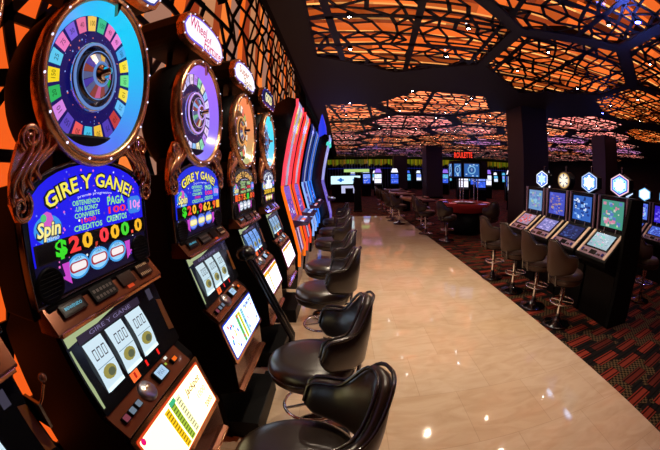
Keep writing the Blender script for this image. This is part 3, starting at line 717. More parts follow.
# ------------------------------------------------------------------ tall curved neon machines
def curved_machine(y, label, edge, top_cols, mid, low, seed, teal=False):
    R = random.Random(seed)
    root = thing('slot_machine', label, 'slot machine', (-1.1, y, 0), 0, 'tall curved neon slot machines')
    H = .33
    face = [(.42, .0), (.46, .35), (.47, .55), (.42, .80), (.36, 1.05), (.30, 1.30), (.265, 1.45), (.262, 1.52), (.30, 1.80), (.37, 2.15), (.45, 2.48), (.50, 2.66), (.50, 2.76)]
    back = [(-.25, 0), (-.25, 1.6), (-.05, 2.2), (.2, 2.7), (.38, 2.80)]
    b = MB(); b.prism(face + back[::-1], -H, H, 'black_gloss', mp=side(0)); b.build('cabinet', root, .006)
    for s_ in (-1, 1):
        lo = [Vector((x + .012, s_ * H, z)) for x, z in face[1:8]]; hi = [Vector((x + .012, s_ * H, z)) for x, z in face[7:]]
        b = MB(); b.tube(lo, .022, 'glow', 8, edge); b.build('neon_edge', root)
        b = MB(); b.tube(hi, .02, 'glow', 8, top_cols[-1]); b.build('neon_edge', root)
    b = MB(); segs = face[7:]
    n = 10
    for k in range(len(segs) - 1):
        (x0, z0), (x1, z1) = segs[k], segs[k + 1]; m, L = between(x0, z0, x1, z1)
        for q in range(6):
            for s2 in range(2):
                v0, v1 = L * s2 / 2, L * (s2 + 1) / 2; f = (k * 2 + s2) / (2 * (len(segs) - 1)); c = top_cols[::-1][min(len(top_cols) - 1, int(f * len(top_cols)))]
                kk = R.uniform(.55, 1.15) if q not in (2, 3) else R.uniform(.8, 1.0); cc = c if q not in (2, 3) else S(190, 190, 225, .8)
                b.rect(m, -.28 + q * .0945, v0, -.28 + (q + 1) * .0945 - .004, v1, .012, 'glow', tuple(x * kk for x in cc[:3]) + (1,))
    b.build('top_display', root)
    m, L = between(.30, 1.30, .262, 1.50); m2, L2 = between(.375, 1.0, .30, 1.30)
    b = MB(); b.rect(m, -.28, .0, .28, L, .012, 'glow', mid); b.rect(m2, -.28, .02, .28, L2 - .005, .012, 'glow', tuple(x * .7 for x in mid[:3]) + (1,))
    for i in range(20): b.rect(m2, *(lambda u, v: (u, v, u + R.uniform(.03, .1), v + R.uniform(.02, .05)))(R.uniform(-.27, .18), R.uniform(.03, .24)), .0128, 'glow', R.choice((S(120, 90, 200), S(220, 210, 255), S(60, 60, 160), S(200, 80, 160))))
    b.build('screen', root)
    b = MB(); b.prism([(.36, .93), (.62, .95), (.63, .985), (.37, 1.035)], -.31, .31, 'gloss_paint', S(70, 50, 90), mp=side(0)); dk = b.build('button_deck', root, .008)
    for i in range(5):
        q = MB(); q.box((.5, -.24 + i * .11, .98), (.55, -.18 + i * .11, 1.012), 'glow', R.choice((S(220, 220, 255), S(255, 120, 80), S(120, 150, 255)))); q.build('button', dk)
    m3, L3 = between(.475, .50, .40, .88)
    b = MB()
    for q in range(4): b.rect(m3, -.27 + q * .135, .02, -.27 + (q + 1) * .135 - .006, L3 - .02, .012, 'glow', low[q % len(low)])
    b.build('belly_glass', root)
    if teal:
        b = MB(); b.tube([(.47, -.36 + .72 * i / 14, 2.50 + .16 * math.sin(PI * i / 14)) for i in range(15)], .06, 'glow', 8, S(80, 225, 210)); b.build('teal_arch', root)
        b = MB(); b.lathe([(.12, 0), (.11, .3), (.03, .62), (0, .7)], 'glow', 12, S(40, 60, 235), mp=lambda a, c, n: Vector((.3 + a, c, 2.75 + n))); b.build('spire', root)
    return root
curved_machine(4.86, 'curved neon machine with orange edges and pink, yellow and red top, nearest of its kind', S(255, 110, 20, 1.1), [S(150, 160, 235), S(205, 205, 245), S(235, 235, 190), S(235, 205, 60), S(255, 120, 50), S(250, 60, 50), S(255, 50, 60, 1.1), S(255, 70, 90, 1.1)], S(110, 60, 190), [S(225, 170, 215, .7), S(60, 30, 70), S(220, 200, 245, .8), S(110, 40, 90)], 31)
curved_machine(5.9, 'curved neon machine with red-orange edges, second of the tall curved ones', S(250, 70, 40, 1.1), [S(200, 200, 240), S(255, 200, 110), S(255, 150, 50), S(255, 80, 40, 1.1), S(255, 50, 50, 1.1)], S(110, 70, 190), [S(230, 50, 60, .8), S(40, 30, 80), S(210, 200, 240, .7), S(90, 40, 100)], 32)
curved_machine(7.25, 'curved neon machine with white-blue edges, third of the tall curved ones', S(140, 180, 255, 1.1), [S(70, 80, 170, .7), S(40, 40, 90, .6), S(26, 28, 60, .5), S(40, 60, 150, .6)], S(40, 40, 130), [S(110, 130, 220, .6), S(30, 34, 90), S(210, 214, 250, .7)], 33)
curved_machine(8.5, 'curved neon machine with blue edges, fourth of the tall curved ones', S(50, 130, 255, 1.1), [S(200, 110, 60, .6), S(40, 50, 120, .6), S(24, 30, 70, .5), S(60, 110, 220, .8)], S(40, 50, 150), [S(60, 90, 190, .6), S(30, 40, 110)], 34)
curved_machine(9.35, 'tall slot machine with teal arch and blue spire ending the left row', S(120, 100, 210, .9), [S(210, 170, 220), S(120, 110, 220), S(230, 200, 220), S(160, 160, 230)], S(60, 60, 150), [S(120, 120, 210), S(200, 190, 240)], 35, True).location.x = -.80

# ------------------------------------------------------------------ swivel chairs
def make_chair(name, label, leather, loc, rz, group):
    """faces -x; the barrel back stands on the +x side"""
    root = thing(name, label, 'chair', loc, rz, group)
    b = MB(); b.lathe([(0, .0), (.17, .0), (.198, .006), (.205, .018), (.18, .030), (.10, .045), (.05, .065), (.034, .10), (.032, .14)], 'dark_chrome', 40); b.build('base', root)
    b = MB(); b.lathe([(.027, .12), (.027, .36), (.034, .365), (.034, .49), (.05, .492), (.05, .505)], 'chrome', 24); b.build('pole', root)
    b = MB(); b.tube([(-.03 + .175 * math.cos(2 * PI * i / 40), .175 * math.sin(2 * PI * i / 40), .29) for i in range(40)], .011, 'chrome', 8, closed=True)
    for a in (.5, PI / 2 + .6, PI + .3, -1.1): b.tube([(0, 0, .30), (-.03 + .175 * math.cos(a), .175 * math.sin(a), .29)], .009, 'chrome', 6)
    b.build('footrest', root)
    b = MB(); b.lathe([(0, .502), (.17, .502), (.17, .517), (0, .517)], 'black_satin', 24); b.build('seat_plate', root)
    # seat cushion: rounded, a little longer to the front
    def sm(u, v, n): return Vector((u * 1.06 - .02, v, n))
    b = MB(); b.lathe([(.0, .515), (.17, .515), (.208, .522), (.230, .548), (.238, .595), (.230, .635), (.202, .660), (.14, .670), (.0, .673)], leather, 40, mp=sm); st = b.build('seat', root)
    b = MB(); b.tube([sm(.2365 * math.cos(2 * PI * i / 48), .2365 * math.sin(2 * PI * i / 48), .592) for i in range(48)], .005, 'piping', 6, closed=True); b.build('seam', st)
    # barrel back
    n = 32; A = math.radians(80); inn, out, top_rim = [], [], []
    rows = []
    for i in range(n + 1):
        t = -1 + 2 * i / n; a = A * t; s_ = abs(t)
        e = s_ * s_ * (3 - 2 * s_)
        rise = .5 + .5 * math.cos(PI * min(1, max(0, (s_ - .10) / .52)))
        zt = .872 + .150 * rise; zb = .625 + .055 * e
        if s_ > .84: q = (s_ - .84) / .16; zt -= .10 * (1 - math.sqrt(max(0, 1 - q * q))); zb += .06 * q * q
        r0 = .212; th = .052
        def pt(r, z, lean): 
            rr = r * (.93 if abs(a) > .9 else 1 - .07 * abs(a) / .9) + lean * (z - .65) * max(0, math.cos(a)); return Vector((rr * math.cos(a) * 1.16 - .01, rr * math.sin(a) * 1.02, z))
        L_ = .08
        row = [pt(r0 + .012, zb, L_), pt(r0, zb + .03, L_), pt(r0 - .006, (zb + zt) / 2, L_), pt(r0 + .004, zt - .025, L_), pt(r0 + th * .5, zt, L_), pt(r0 + th * .95, zt - .022, L_), pt(r0 + th * 1.05, (zb + zt) / 2, L_), pt(r0 + th * .9, zb + .02, L_), pt(r0 + th * .5, zb - .006, L_)]
        rows.append(row); top_rim.append((pt(r0 + .004, zt - .004, L_), pt(r0 + th * .95, zt - .002, L_)))
    b = MB(); K = len(rows[0]); vs = [p for r in rows for p in r]; fs = []
    for i in range(n):
        for k in range(K): fs.append((i * K + k, i * K + (k + 1) % K, (i + 1) * K + (k + 1) % K, (i + 1) * K + k))
    fs.append(tuple(range(K))[::-1]); fs.append(tuple(n * K + k for k in range(K)))
    fs = [tuple(reversed(f)) for f in fs]
    b.add(vs, fs, leather, W_, True); bk = b.build('backrest', root)
    b = MB(); b.tube([p[0] for p in top_rim], .008, 'piping', 6); b.tube([p[1] for p in top_rim], .008, 'piping', 6); b.build('piping', bk)
    b = MB()
    pass
    for y_ in (-.07, .07):
        b = MB(); b.tube([(.12, y_, .508), (.235, y_, .53), (.255, y_, .68)], .012, 'dark_chrome', 8); b.build('back_bracket', root)
    return root
G1 = 'dark leather swivel chairs along the left machines'
ch = make_chair('casino_chair', 'dark leather swivel chair nearest the camera, its seat cut off by the bottom edge', 'leather', (-.162, .845, 0), math.radians(9), G1)
for y, rz, lab in ((1.60, 4, 'second dark leather swivel chair, pulled up to the violet-ring machine'), (2.78, -4, 'third dark leather swivel chair, in front of the orange-ring machine'),
                   (3.60, 3, 'fourth dark leather swivel chair, in front of the castle-panel machine'), (4.98, -6, 'fifth dark leather swivel chair, in front of the orange neon machine'),
                   (6.0, 8, 'sixth dark leather swivel chair, in front of the red-edged neon machine'), (7.3, 0, 'farthest dark leather swivel chair of the left row, in front of the white-blue neon machine')):
    dup(ch, (-.165 if y < 8 else -.25, y, 0), math.radians(rz), lab, G1)
G2 = 'brown leather chairs at the hexagon-sign machines'
c2 = make_chair('bar_chair', 'brown leather chair nearest along the marble, at the green-screen machine', 'leather_brown', (2.50, 2.82, 0), PI + .1, G2)
c2.scale = (.92, .92, 1)
for (x, y), lab in zip(((2.50, 3.42), (2.49, 4.03), (2.46, 4.70)), ('brown leather chair second from the near end, at the dark blue console', 'brown leather chair second from the pillar, at the lavender console', 'brown leather chair nearest the square pillar, at the red console')):
    dup(c2, (x, y, 0), PI + rnd.uniform(-.1, .15), lab, G2)
dup(c2, (4.42, 2.85, 0), PI - .4, 'dark chair half hidden behind the end of the hexagon-sign bank', 'chairs behind the hexagon-sign bank')

# ------------------------------------------------------------------ slant-top machines with hexagon signs
def screen_art(b, m, u0, v0, u1, v1, h, base, cols, R, n=26):
    b.rect(m, u0, v0, u1, v1, h, 'glow', base); w, q = u1 - u0, v1 - v0
    for _ in range(n):
        a, c = R.uniform(.02, .8), R.uniform(.02, .85); d, e = R.uniform(.05, .18), R.uniform(.03, .14)
        b.rect(m, u0 + a * w, v0 + c * q, u0 + min(.98, a + d) * w, v0 + min(.98, c + e) * q, h + .0006 + .0002 * R.random(), 'glow', R.choice(cols))
def slant_machine(x, y, label, P, seed, group, name='slot_machine'):
    R = random.Random(seed); root = thing(name, label, 'slot machine', (x, y, 0), PI, group); H = .29
    prof = [(.05, 0), (.42, 0), (.42, .62), (.66, .74), (.68, .80), (.66, .825), (.34, 1.065), (.30, 1.08), (.285, 1.50), (.05, 1.50)]
    b = MB(); b.prism(prof, -H, H, 'black_satin', mp=side(0)); b.build('cabinet', root, .008)
    m = plane(.292, 1.09, .03)
    b = MB(); b.prism(rrect(-.25, .0, .25, .385, .012), -.005, .012, 'black_gloss', mp=m); fr = b.build('upper_screen', root, .003)
    b = MB(); screen_art(b, m, -.205, .04, .205, .36, .0135, P['up'][0], P['up'][1:], R, 40); b.build('screen_picture', fr)
    for s_ in (-1, 1):
        b = MB(); b.box((.26, s_ * .268 - .013, 1.07), (.315, s_ * .268 + .013, 1.50), 'mauve_trim'); b.build('side_trim', root, .003)
        b = MB(); b.tube([(.335, s_ * .11, 1.075), (.32, s_ * .11, 1.125)], .006, 'steel', 6); b.build('screen_pin', root)
    m2, L2 = between(.672, .815, .335, 1.072)
    b = MB(); b.prism(rrect(-.28, .0, .28, L2, .006), -.012, .006, 'black_satin', mp=m2); ck = b.build('console', root, .003)
    b = MB(); b.prism(rrect(-.205, .125, .205, L2 - .035, .008), .004, .014, 'black_gloss', mp=m2); screen_art(b, m2, -.185, .14, .185, L2 - .05, .0152, P['low'][0], P['low'][1:], R, 34); b.build('lower_screen', ck)
    for s_ in (-1, 1):
        b = MB(); b.prism(rrect(s_ * .25 - .022, .01, s_ * .25 + .022, L2 - .01, .004), .004, .016, 'beige_trim', mp=m2); b.build('console_trim', ck)
    b = MB(); b.prism(rrect(-.225, .01, .225, .115, .006), .004, .012, 'mauve_trim', mp=m2); b.rect(m2, -.06, .03, .06, .10, .0128, 'black_gloss'); b.build('button_deck', ck)
    for i, u in enumerate((-.19, -.15, -.11, .09, .13, .19)):
        b = MB(); c = (S(60, 50, 150), S(190, 150, 120), S(120, 60, 60), S(170, 160, 190), S(120, 60, 60), S(50, 40, 140))[i]
        b.prism(rrect(u - .016, .035, u + .016, .06 + .02 * (i in (0, 5)), .006), .012, .024, 'black_satin', mp=m2); b.rect(m2, u - .011, .04, u + .011, .055 + .02 * (i in (0, 5)), .0248, 'glow', tuple(k * .6 for k in c[:3]) + (1,)); b.build('button', ck)
    # sign
    hm = plane(.16, 1.638); R6 = .140
    ring = lambda r: [(r * math.sin(PI / 3 * i) * 1.42, r * math.cos(PI / 3 * i)) for i in range(6)] if P['shape'] == 'hex' else [(r * 1.2 * math.cos(PI / 12 * i), r * .95 * math.sin(PI / 12 * i)) for i in range(24)]
    b = MB(); b.box((.07, -.05, 1.49), (.15, .05, 1.56), 'black_satin'); b.build('sign_neck', root)
    b = MB(); b.prism(ring(R6)[::-1] if P['shape'] == 'hex' else ring(R6), -.11, .0, 'black_satin', mp=hm); sg = b.build('sign', root)
    b = MB(); 
    for r, h, c in ((.138, .002, P['sign'][0]), (.122, .0035, P['sign'][1]), (.104, .005, P['sign'][2]), (.074, .0065, P['sign'][3])): b.poly([hm(u, v, h) for u, v in ring(r)], 'glow', c)
    for i in range(6): 
        a = PI / 3 * i + .5; b.poly([hm(.04 * math.cos(a), .04 * math.sin(a), .0075), hm(.125 * math.cos(a + .16), .098 * math.sin(a + .16), .0075), hm(.125 * math.cos(a - .16), .098 * math.sin(a - .16), .0075)], 'glow', P['sign'][4])
    b.build('sign_face', sg)
    b = MB(); b.tube([(.10, 0, 1.765), (.10, 0, 1.83)], .018, 'dark_chrome', 10); b.ball((.10, 0, 1.84), .022, 'dark_chrome', n=6); b.build('candle_lamp', root)
    return root
BL = [S(40, 70, 200), S(120, 180, 250), S(220, 235, 255), S(60, 120, 230)]
Q = [dict(shape='hex', sign=(S(225, 235, 255, 1.6), S(60, 100, 230), S(110, 160, 250, 1.2), S(170, 205, 255, 1.6), S(215, 230, 255, 1.6)), up=[S(110, 150, 200), S(140, 190, 220), S(90, 120, 190), S(160, 190, 160), S(150, 140, 200)], low=[S(150, 130, 160), S(230, 80, 60), S(210, 70, 60), S(200, 180, 200), S(230, 90, 70)]),
     dict(shape='round', sign=(S(70, 50, 40), S(200, 160, 80), S(235, 220, 190, 1.1), S(255, 245, 220, 1.2), S(90, 90, 130)), up=[S(70, 80, 190), S(150, 120, 150), S(90, 110, 220), S(180, 150, 120), S(60, 60, 170)], low=[S(120, 120, 190), S(160, 160, 220), S(90, 100, 170), S(190, 180, 230)]),
     dict(shape='hex', sign=(S(190, 215, 255, 1.1), S(50, 90, 200), S(110, 170, 250, 1.5), S(190, 215, 255, 6), S(200, 222, 255, 4)), up=[S(50, 100, 190), S(130, 180, 240), S(30, 60, 140), S(220, 235, 255), S(20, 40, 100)], low=[S(26, 36, 90), S(40, 60, 130), S(20, 26, 60), S(60, 90, 160)]),
     dict(shape='hex', sign=(S(235, 190, 200, 1.3), S(50, 80, 210), S(130, 190, 255, 2.5), S(190, 215, 255, 7), S(90, 150, 245, 2)), up=[S(70, 150, 130), S(60, 190, 110), S(120, 170, 210), S(210, 130, 160), S(90, 120, 190), S(200, 210, 190)], low=[S(130, 170, 190), S(150, 190, 210), S(110, 150, 170), S(180, 150, 190), S(100, 190, 180)])]
GH = 'slant-top machines with lit hexagon signs'
for y, q, lab, sd in ((4.63, Q[0], 'slant-top machine nearest the pillar, pale blue hexagon sign and red console picture', 41), (4.00, Q[1], 'slant-top machine with the round gold and white sign', 42),
                      (3.38, Q[2], 'slant-top machine with blue top screen and dark blue console', 43), (2.75, Q[3], 'slant-top machine with green-bordered top screen and red-white hexagon sign', 44)):
    slant_machine(3.5, y, lab, q, sd, GH)
b = MB(); b.box((3.455, 2.46, 0), (3.50, 4.93, 1.50), 'black_matte'); tag(b.build('bank_back_panel', None, .01), 'black back panel behind the hexagon-sign bank', 'panel')
b = MB(); b.prism([(3.08, 0), (3.50, 0), (3.47, 1.49), (3.19, 1.49), (3.08, 1.1)], 2.40, 2.455, 'black_matte', mp=lambda u, v, n: Vector((u, n, v))); tag(b.build('bank_end_panel', None, .008), 'black end panel closing the near end of the hexagon-sign bank', 'panel')
t = thing('arrow_sign', 'small blue-white lit arrow sign past the near end of the hexagon-sign bank', 'sign', (3.74, 2.86, 0))
b = MB(); b.box((-.05, -.05, 0), (.05, .05, 1.42), 'black_satin'); b.build('post', t); b = MB(); b.box((-.03, -.10, 1.40), (.03, .10, 1.60), 'black_satin'); bd = b.build('board', t, .005); b = MB()
b.poly([(-.032, .09, 1.49), (-.032, -.08, 1.585), (-.032, -.08, 1.54), (-.032, .01, 1.495), (-.032, -.08, 1.46), (-.032, -.08, 1.415)], 'glow', S(190, 215, 255, 1.2)); b.build('arrow', bd)
GF = 'slant-top machines of the bank behind'
QF = dict(shape='hex', sign=(S(120, 190, 255, 1.2), S(190, 225, 255, 1.4), S(240, 248, 255, 1.6), S(250, 252, 255, 1.8), S(230, 240, 255, 1.5)), up=[S(90, 120, 230), S(60, 60, 200), S(200, 150, 220), S(150, 210, 250)], low=[S(60, 90, 200), S(120, 160, 240), S(40, 50, 140)])
QG = dict(QF, up=[S(50, 30, 200), S(70, 60, 220), S(120, 100, 240)])
for y, q, lab, sd in ((4.06, QF, 'blue-white lit machine behind the hexagon-sign bank, first past its end', 51), (3.44, QG, 'violet-screened machine behind the hexagon-sign bank, at the right edge of the photo', 52)):
    slant_machine(6.06, y, lab, q, sd, GF).scale = (1, 1, .92)

# ------------------------------------------------------------------ roulette island
t = thing('roulette_table', 'red oval roulette table with lit wheel, past the brown chairs', 'table', (3.55, 8.95, 0))
def oval(a, c): return lambda u, v, n: Vector((u * a, v * c, n))
b = MB(); b.lathe([(.0, .0), (.52, .0), (.55, .1), (.60, .62), (.0, .62)], 'black_satin', 40, mp=oval(1.02, 1.22)); b.build('base', t)
b = MB(); b.lathe([(0, .84), (.70, .84), (.72, .85)], 'felt_red', 48, mp=oval(1.02, 1.22)); b.build('tabletop', t)
b = MB(); b.lathe([(.62, .62), (.80, .78), (.82, .84), (.79, .875), (.73, .875), (.71, .85)], 'felt_red', 48, mp=oval(1.02, 1.22)); b.build('padded_rim', t)
b = MB(); b.lathe([(.0, .885), (.05, .885), (.1, .872), (.27, .858), (.33, .884), (.36, .88), (.36, .84)], 'wood_rim', 36); w_ = b.build('roulette_wheel', t)
b = MB()
for i in range(24): 
    a0, a1 = 2 * PI * i / 24, 2 * PI * (i + .9) / 24; b.poly([(r * math.cos(a), r * math.sin(a), .872) for r, a in ((.2, a0), (.29, a0), (.29, a1), (.2, a1))], 'glow', S(235, 225, 255, 1.1) if i % 2 else S(190, 70, 120))
b.build('number_ring', w_)
for i, (u, v) in enumerate(((-.5, -.42), (-.6, .1), (-.4, .75), (.3, -.75), (.6, -.3))):
    b = MB(); b.box((u - .12, v - .09, .85), (u + .12, v + .09, .875), 'black_gloss'); b.rect(ident, u - .105, v - .075, u + .105, v + .075, .877, 'glow', S(150, 110, 200, .8) if i % 2 else S(240, 110, 110, .9)); b.build('player_screen', t)
# screens on poles above it
t = thing('screen_tower', 'hanging cluster of three blue screens over the roulette table', 'screen tower', (3.68, 8.92, 0))
for i, (u, v) in enumerate(((-.26, -.02), (-.12, .10), (.12, -.16), (.27, -.10))):
    b = MB(); b.tube([(u, v, .89), (u, v, 1.60)], .018, 'chrome', 10); b.build('pole', t)
_r, _t = Vector((.928, -.372)), Vector((-.372, -.928))
hx = [tuple(_r * u + _t * v) for u, v in ((-.58, -.15), (-.44, .10), (-.16, .26), (.36, .30), (.60, -.18), (.0, -.42))]
b = MB(); b.prism(hx, 1.55, 2.06, 'black_satin'); b.build('housing', t, .01)
def facing(p, q, z0): 
    p, q = Vector(p), Vector(q); d = (q - p).normalized(); nn = Vector((d.y, -d.x))
    return (lambda u, v, n: Vector((p.x + d.x * u + nn.x * n, p.y + d.y * u + nn.y * n, z0 + v))), (q - p).length
for p, q, art in ((hx[0], hx[1], 0), (hx[1], hx[2], 1), (hx[2], hx[3], 2)):
    m, L = facing(p, q, 1.58); b = MB(); b.prism(rrect(.02, .0, L - .02, .42, .01), 0, .03, 'black_gloss', mp=m); R = random.Random(art)
    b.rect(m, .045, .03, L - .045, .39, .031, 'glow', S(44, 96, 170)); 
    b.disc(.12, .0316, 'glow', 20, S(120, 180, 225), m, L / 2, .22, min(.12, L * .3)); b.disc(.085, .0322, 'glow', 20, S(36, 80, 150), m, L / 2, .22, min(.085, L * .2)); b.text('0' if art else '7', m, L / 2, .22, .11, .033, 'glow', S(190, 220, 245), width=.04)
    for k in range(8): b.rect(m, *(lambda u, v: (u, v, u + .05, v + .03))(R.uniform(.05, L - .11), R.choice((.04, .08, .33, .35))), .0326, 'glow', R.choice((S(150, 200, 240), S(70, 130, 200), S(190, 220, 250))))
    b.build('screen', t)
t = thing('roulette_sign', 'red neon ROULETTE sign on top of the blue screen cluster', 'sign', (3.68, 8.92, 2.08))
m, L = facing(tuple(_r * -.42 + _t * .14), tuple(_r * .14 + _t * .26), .03)
b = MB(); b.box((-.03, -.03, 0), (.03, .03, .1), 'black_satin'); b.prism(rrect(.0, .0, L, .20, .02), -.06, .0, 'black_satin', mp=m); b.build('backing', t)
b = MB(); b.text('ROULETTE', m, L / 2, .10, .22, .012, 'glow', S(255, 60, 40, 1.3), width=L * .95, bold=.02); b.build('lettering', t)

GR = 'dark chairs around the roulette table and card tables'
ctab = [(2.62, 7.75, .5, 'dark chair on the near side of the red roulette table'), (2.33, 8.75, 0, 'dark chair at the walkway side of the red roulette table'), (2.45, 9.75, -.5, 'dark chair at the far side of the red roulette table'), (3.7, 7.45, 1.5, 'dark chair between the roulette table and the square pillar'),
        (1.90, 10.6, .2, 'dark chair at the near end of the first wood-rimmed card table'), (1.80, 11.4, 0, 'dark chair at the middle of the first wood-rimmed card table'), (1.85, 12.2, -.2, 'dark chair at the far end of the first wood-rimmed card table'),
        (1.95, 14.2, .2, 'dark chair at the near end of the second card table'), (1.9, 15.2, 0, 'dark chair at the far end of the second card table'), (2.1, 17.3, 0, 'dark chair beside the farthest card table')]
for i, (x, y, rz, lab) in enumerate(ctab): dup(ch, (x, y, 0), PI + rz, lab, GR)
def card_table(x, y, label):
    t = thing('card_table', label, 'table', (x, y, 0), 0, 'wood-rimmed card tables beyond the walkway')
    half = [(-.75, .95), (-.85, .5), (-.88, 0), (-.85, -.5), (-.75, -.95), (.1, -.95), (.1, .95)]
    b = MB(); b.prism(half, .74, .80, 'paint', S(84, 48, 36)); b.build('tabletop', t, .01)
    b = MB(); b.tube([(u, v, .80) for u, v in half[:5]], .055, 'wood_rim', 10); b.build('armrest_rim', t)
    b = MB(); b.box((-.35, -.3, 0), (.0, .3, .74), 'black_satin'); b.build('pedestal', t, .01)
    b = MB(); b.box((-.1, -.3, .80), (.05, .3, .85), 'paint', S(60, 40, 20))
    for i in range(8):
        b.lathe([(.0, .87), (.028, .87), (.028, .80)], 'paint', 10, R_C[i % 4], mp=lambda a, c, n, i=i: Vector((-.02 + a, -.26 + i * .07 + c, n)))
    b.build('chip_tray', t)
    return t
R_C = [S(180, 40, 40), S(230, 220, 200), S(40, 70, 160), S(200, 150, 50)]
card_table(3.05, 11.4, 'first wood-rimmed card table past the roulette table'); card_table(3.1, 14.7, 'second wood-rimmed card table, farther along the walkway'); card_table(3.3, 17.8, 'farthest wood-rimmed card table, before the far machines')

# ------------------------------------------------------------------ far machines
FM = {}
def far_machine(x, y, label, c_top, c_up, c_low, rz):
    root = thing('slot_machine', label, 'slot machine', (x, y, 0), rz, 'upright machines at the far end of the hall'); R = random.Random(int(x * 100 + y))
    b = MB(); b.prism([(-.3, 0), (.3, 0), (.3, .7), (.42, .78), (.42, .86), (.28, .95), (.24, 1.75), (-.3, 1.75)], -.32, .32, 'black_satin', mp=side(0)); b.build('cabinet', root)
    m, L = between(.285, .95, .245, 1.70); b = MB(); screen_art(b, m, -.27, .40, .27, .72, .01, c_up, [S(220, 230, 255), tuple(k * .4 for k in c_up[:3]) + (1,)], R, 10); screen_art(b, m, -.27, .03, .27, .36, .01, c_low, [S(230, 230, 255), tuple(k * .4 for k in c_low[:3]) + (1,)], R, 10); b.build('screen', root)
    b = MB(); b.prism([(-.3, 1.75), (.3, 1.75), (.2, 2.12), (-.2, 2.12)], -.1, .1, 'black_satin', mp=lambda u, v, n: Vector((n, u, v))); b.poly([(.102, -.26, 1.79), (.102, .26, 1.79), (.102, .17, 2.08), (.102, -.17, 2.08)], 'glow', c_top); b.build('topper_sign', root)
BLUE = [S(120, 150, 255, 1.1), S(220, 230, 255, 1.3), S(60, 100, 240), S(150, 110, 240), S(90, 190, 240), S(235, 235, 255, 1.4)]
far = [(1.9, 25.0), (2.9, 25.4), (4.0, 24.2), (7.6, 26.0), (8.7, 26.2), (9.0, 23.4), (9.9, 22.8), (10.8, 22.2), (11.6, 20.2), (12.5, 19.6), (13.4, 19.0), (6.9, 17.6), (7.9, 17.2), (8.6, 14.6), (9.4, 14.2), (10.2, 13.8)]
where = ['straight beyond the card tables, first from the walkway', 'straight beyond the card tables, second from the walkway', 'just before the farthest pillar', 'between the two far pillars, first from the walkway', 'between the two far pillars, second from the walkway', 'beyond the second pillar, first of its row', 'beyond the second pillar, middle of its row', 'beyond the second pillar, last of its row',
         'far right past the roulette screens, first of three', 'far right past the roulette screens, middle of three', 'far right past the roulette screens, last of three', 'behind the roulette screens, first of two', 'behind the roulette screens, second of two', 'behind the square pillar, first of three', 'behind the square pillar, middle of three', 'behind the square pillar, last of three']
for i, ((x, y), w) in enumerate(zip(far, where)):
    far_machine(x, y, 'blue lit upright machine ' + w, BLUE[(i * 2 + 1) % 6], BLUE[i % 6], BLUE[(i * 3 + 2) % 6], math.atan2(-y, -x) + rnd.uniform(-.2, .2))
row = [(1.3 + k * 1.25, 36.6) for k in range(18)]
for k, (x, y) in enumerate(row):
    if 5.0 < x < 7.2: continue
    far_machine(x, y, 'small blue lit machine in the row along the far wall under the yellow fringe', BLUE[(k * 5 + 1) % 6], BLUE[(k * 2) % 6], BLUE[(k * 3 + 1) % 6], -PI / 2 + rnd.uniform(-.1, .1))
b = MB(); b.box((-1.5, YB - .22, 2.34), (25, YB - .17, 2.40), 'glow', S(50, 60, 200, .25)); structure(b.build('wall_glow_added', wb))  # added glow strip for a blue wash on the far wall, not a fitting
# end-of-walkway display and kiosk
t = thing('display_board', 'wide white and teal lit board above two machines at the end of the walkway', 'display board', (.25, 19.5, 0))
b = MB(); b.box((-.85, -.1, 0), (.85, .25, 1.1), 'black_satin'); b.build('stand', t, .01)
b = MB(); b.box((-.9, -.14, 1.06), (.92, .2, 1.62), 'black_satin'); b.build('casing', t, .01)
b = MB(); mf = lambda u, v, n: Vector((u, -.14 - n, v))
b.rect(mf, -.86, 1.1, .88, 1.58, .004, 'glow', S(200, 240, 245, 1.3))
for u in (-.28, .62): b.poly([mf(u - .16, 1.34, .006), mf(u, 1.2, .006), mf(u + .16, 1.34, .006), mf(u, 1.48, .006)], 'glow', S(20, 90, 190)); b.rect(mf, u - .2, 1.3, u + .2, 1.38, .007, 'glow', S(30, 110, 210))
b.build('lit_face', t)
b = MB(); b.rect(mf, -.25, .55, .75, 1.0, .006, 'glow', S(190, 195, 235, 1.0)); b.rect(mf, -.02, .5, .45, .85, .009, 'black_matte'); b.build('lower_screen', t)
t = thing('lit_sign', 'narrow pale green lit sign hanging beyond the walkway end', 'sign', (1.0, 22.0, 1.62)); 
b = MB(); b.box((-.85, 0, .18), (.95, .08, .42), 'black_satin'); b.build('casing', t); b = MB(); b.rect(lambda u, v, n: Vector((u, -.002, v)), -.8, .2, .9, .40, 0, 'glow', S(190, 225, 130, .9)); b.build('lit_face', t)
for u in (-.7, .8):
    b = MB(); b.tube([(u, .04, .42), (u, .04, CZ - 1.62)], .012, 'steel', 6); b.build('hanger', t)
b = MB(); b.box((-.2, -.2, 0), (.2, .2, .06), 'black_satin'); b.prism([(-.17, .06), (.17, .06), (.14, 1.05), (.19, 1.12), (.16, 1.50), (-.14, 1.54), (-.2, 1.2), (-.14, 1.0)], -.14, .14, 'black_matte', mp=lambda u, v, n: Vector((u, n, v)))
o = tag(b.build('kiosk', None, .02), 'narrow black kiosk standing at the far end of the walkway', 'kiosk'); o.location = (.72, 14.6, 0)

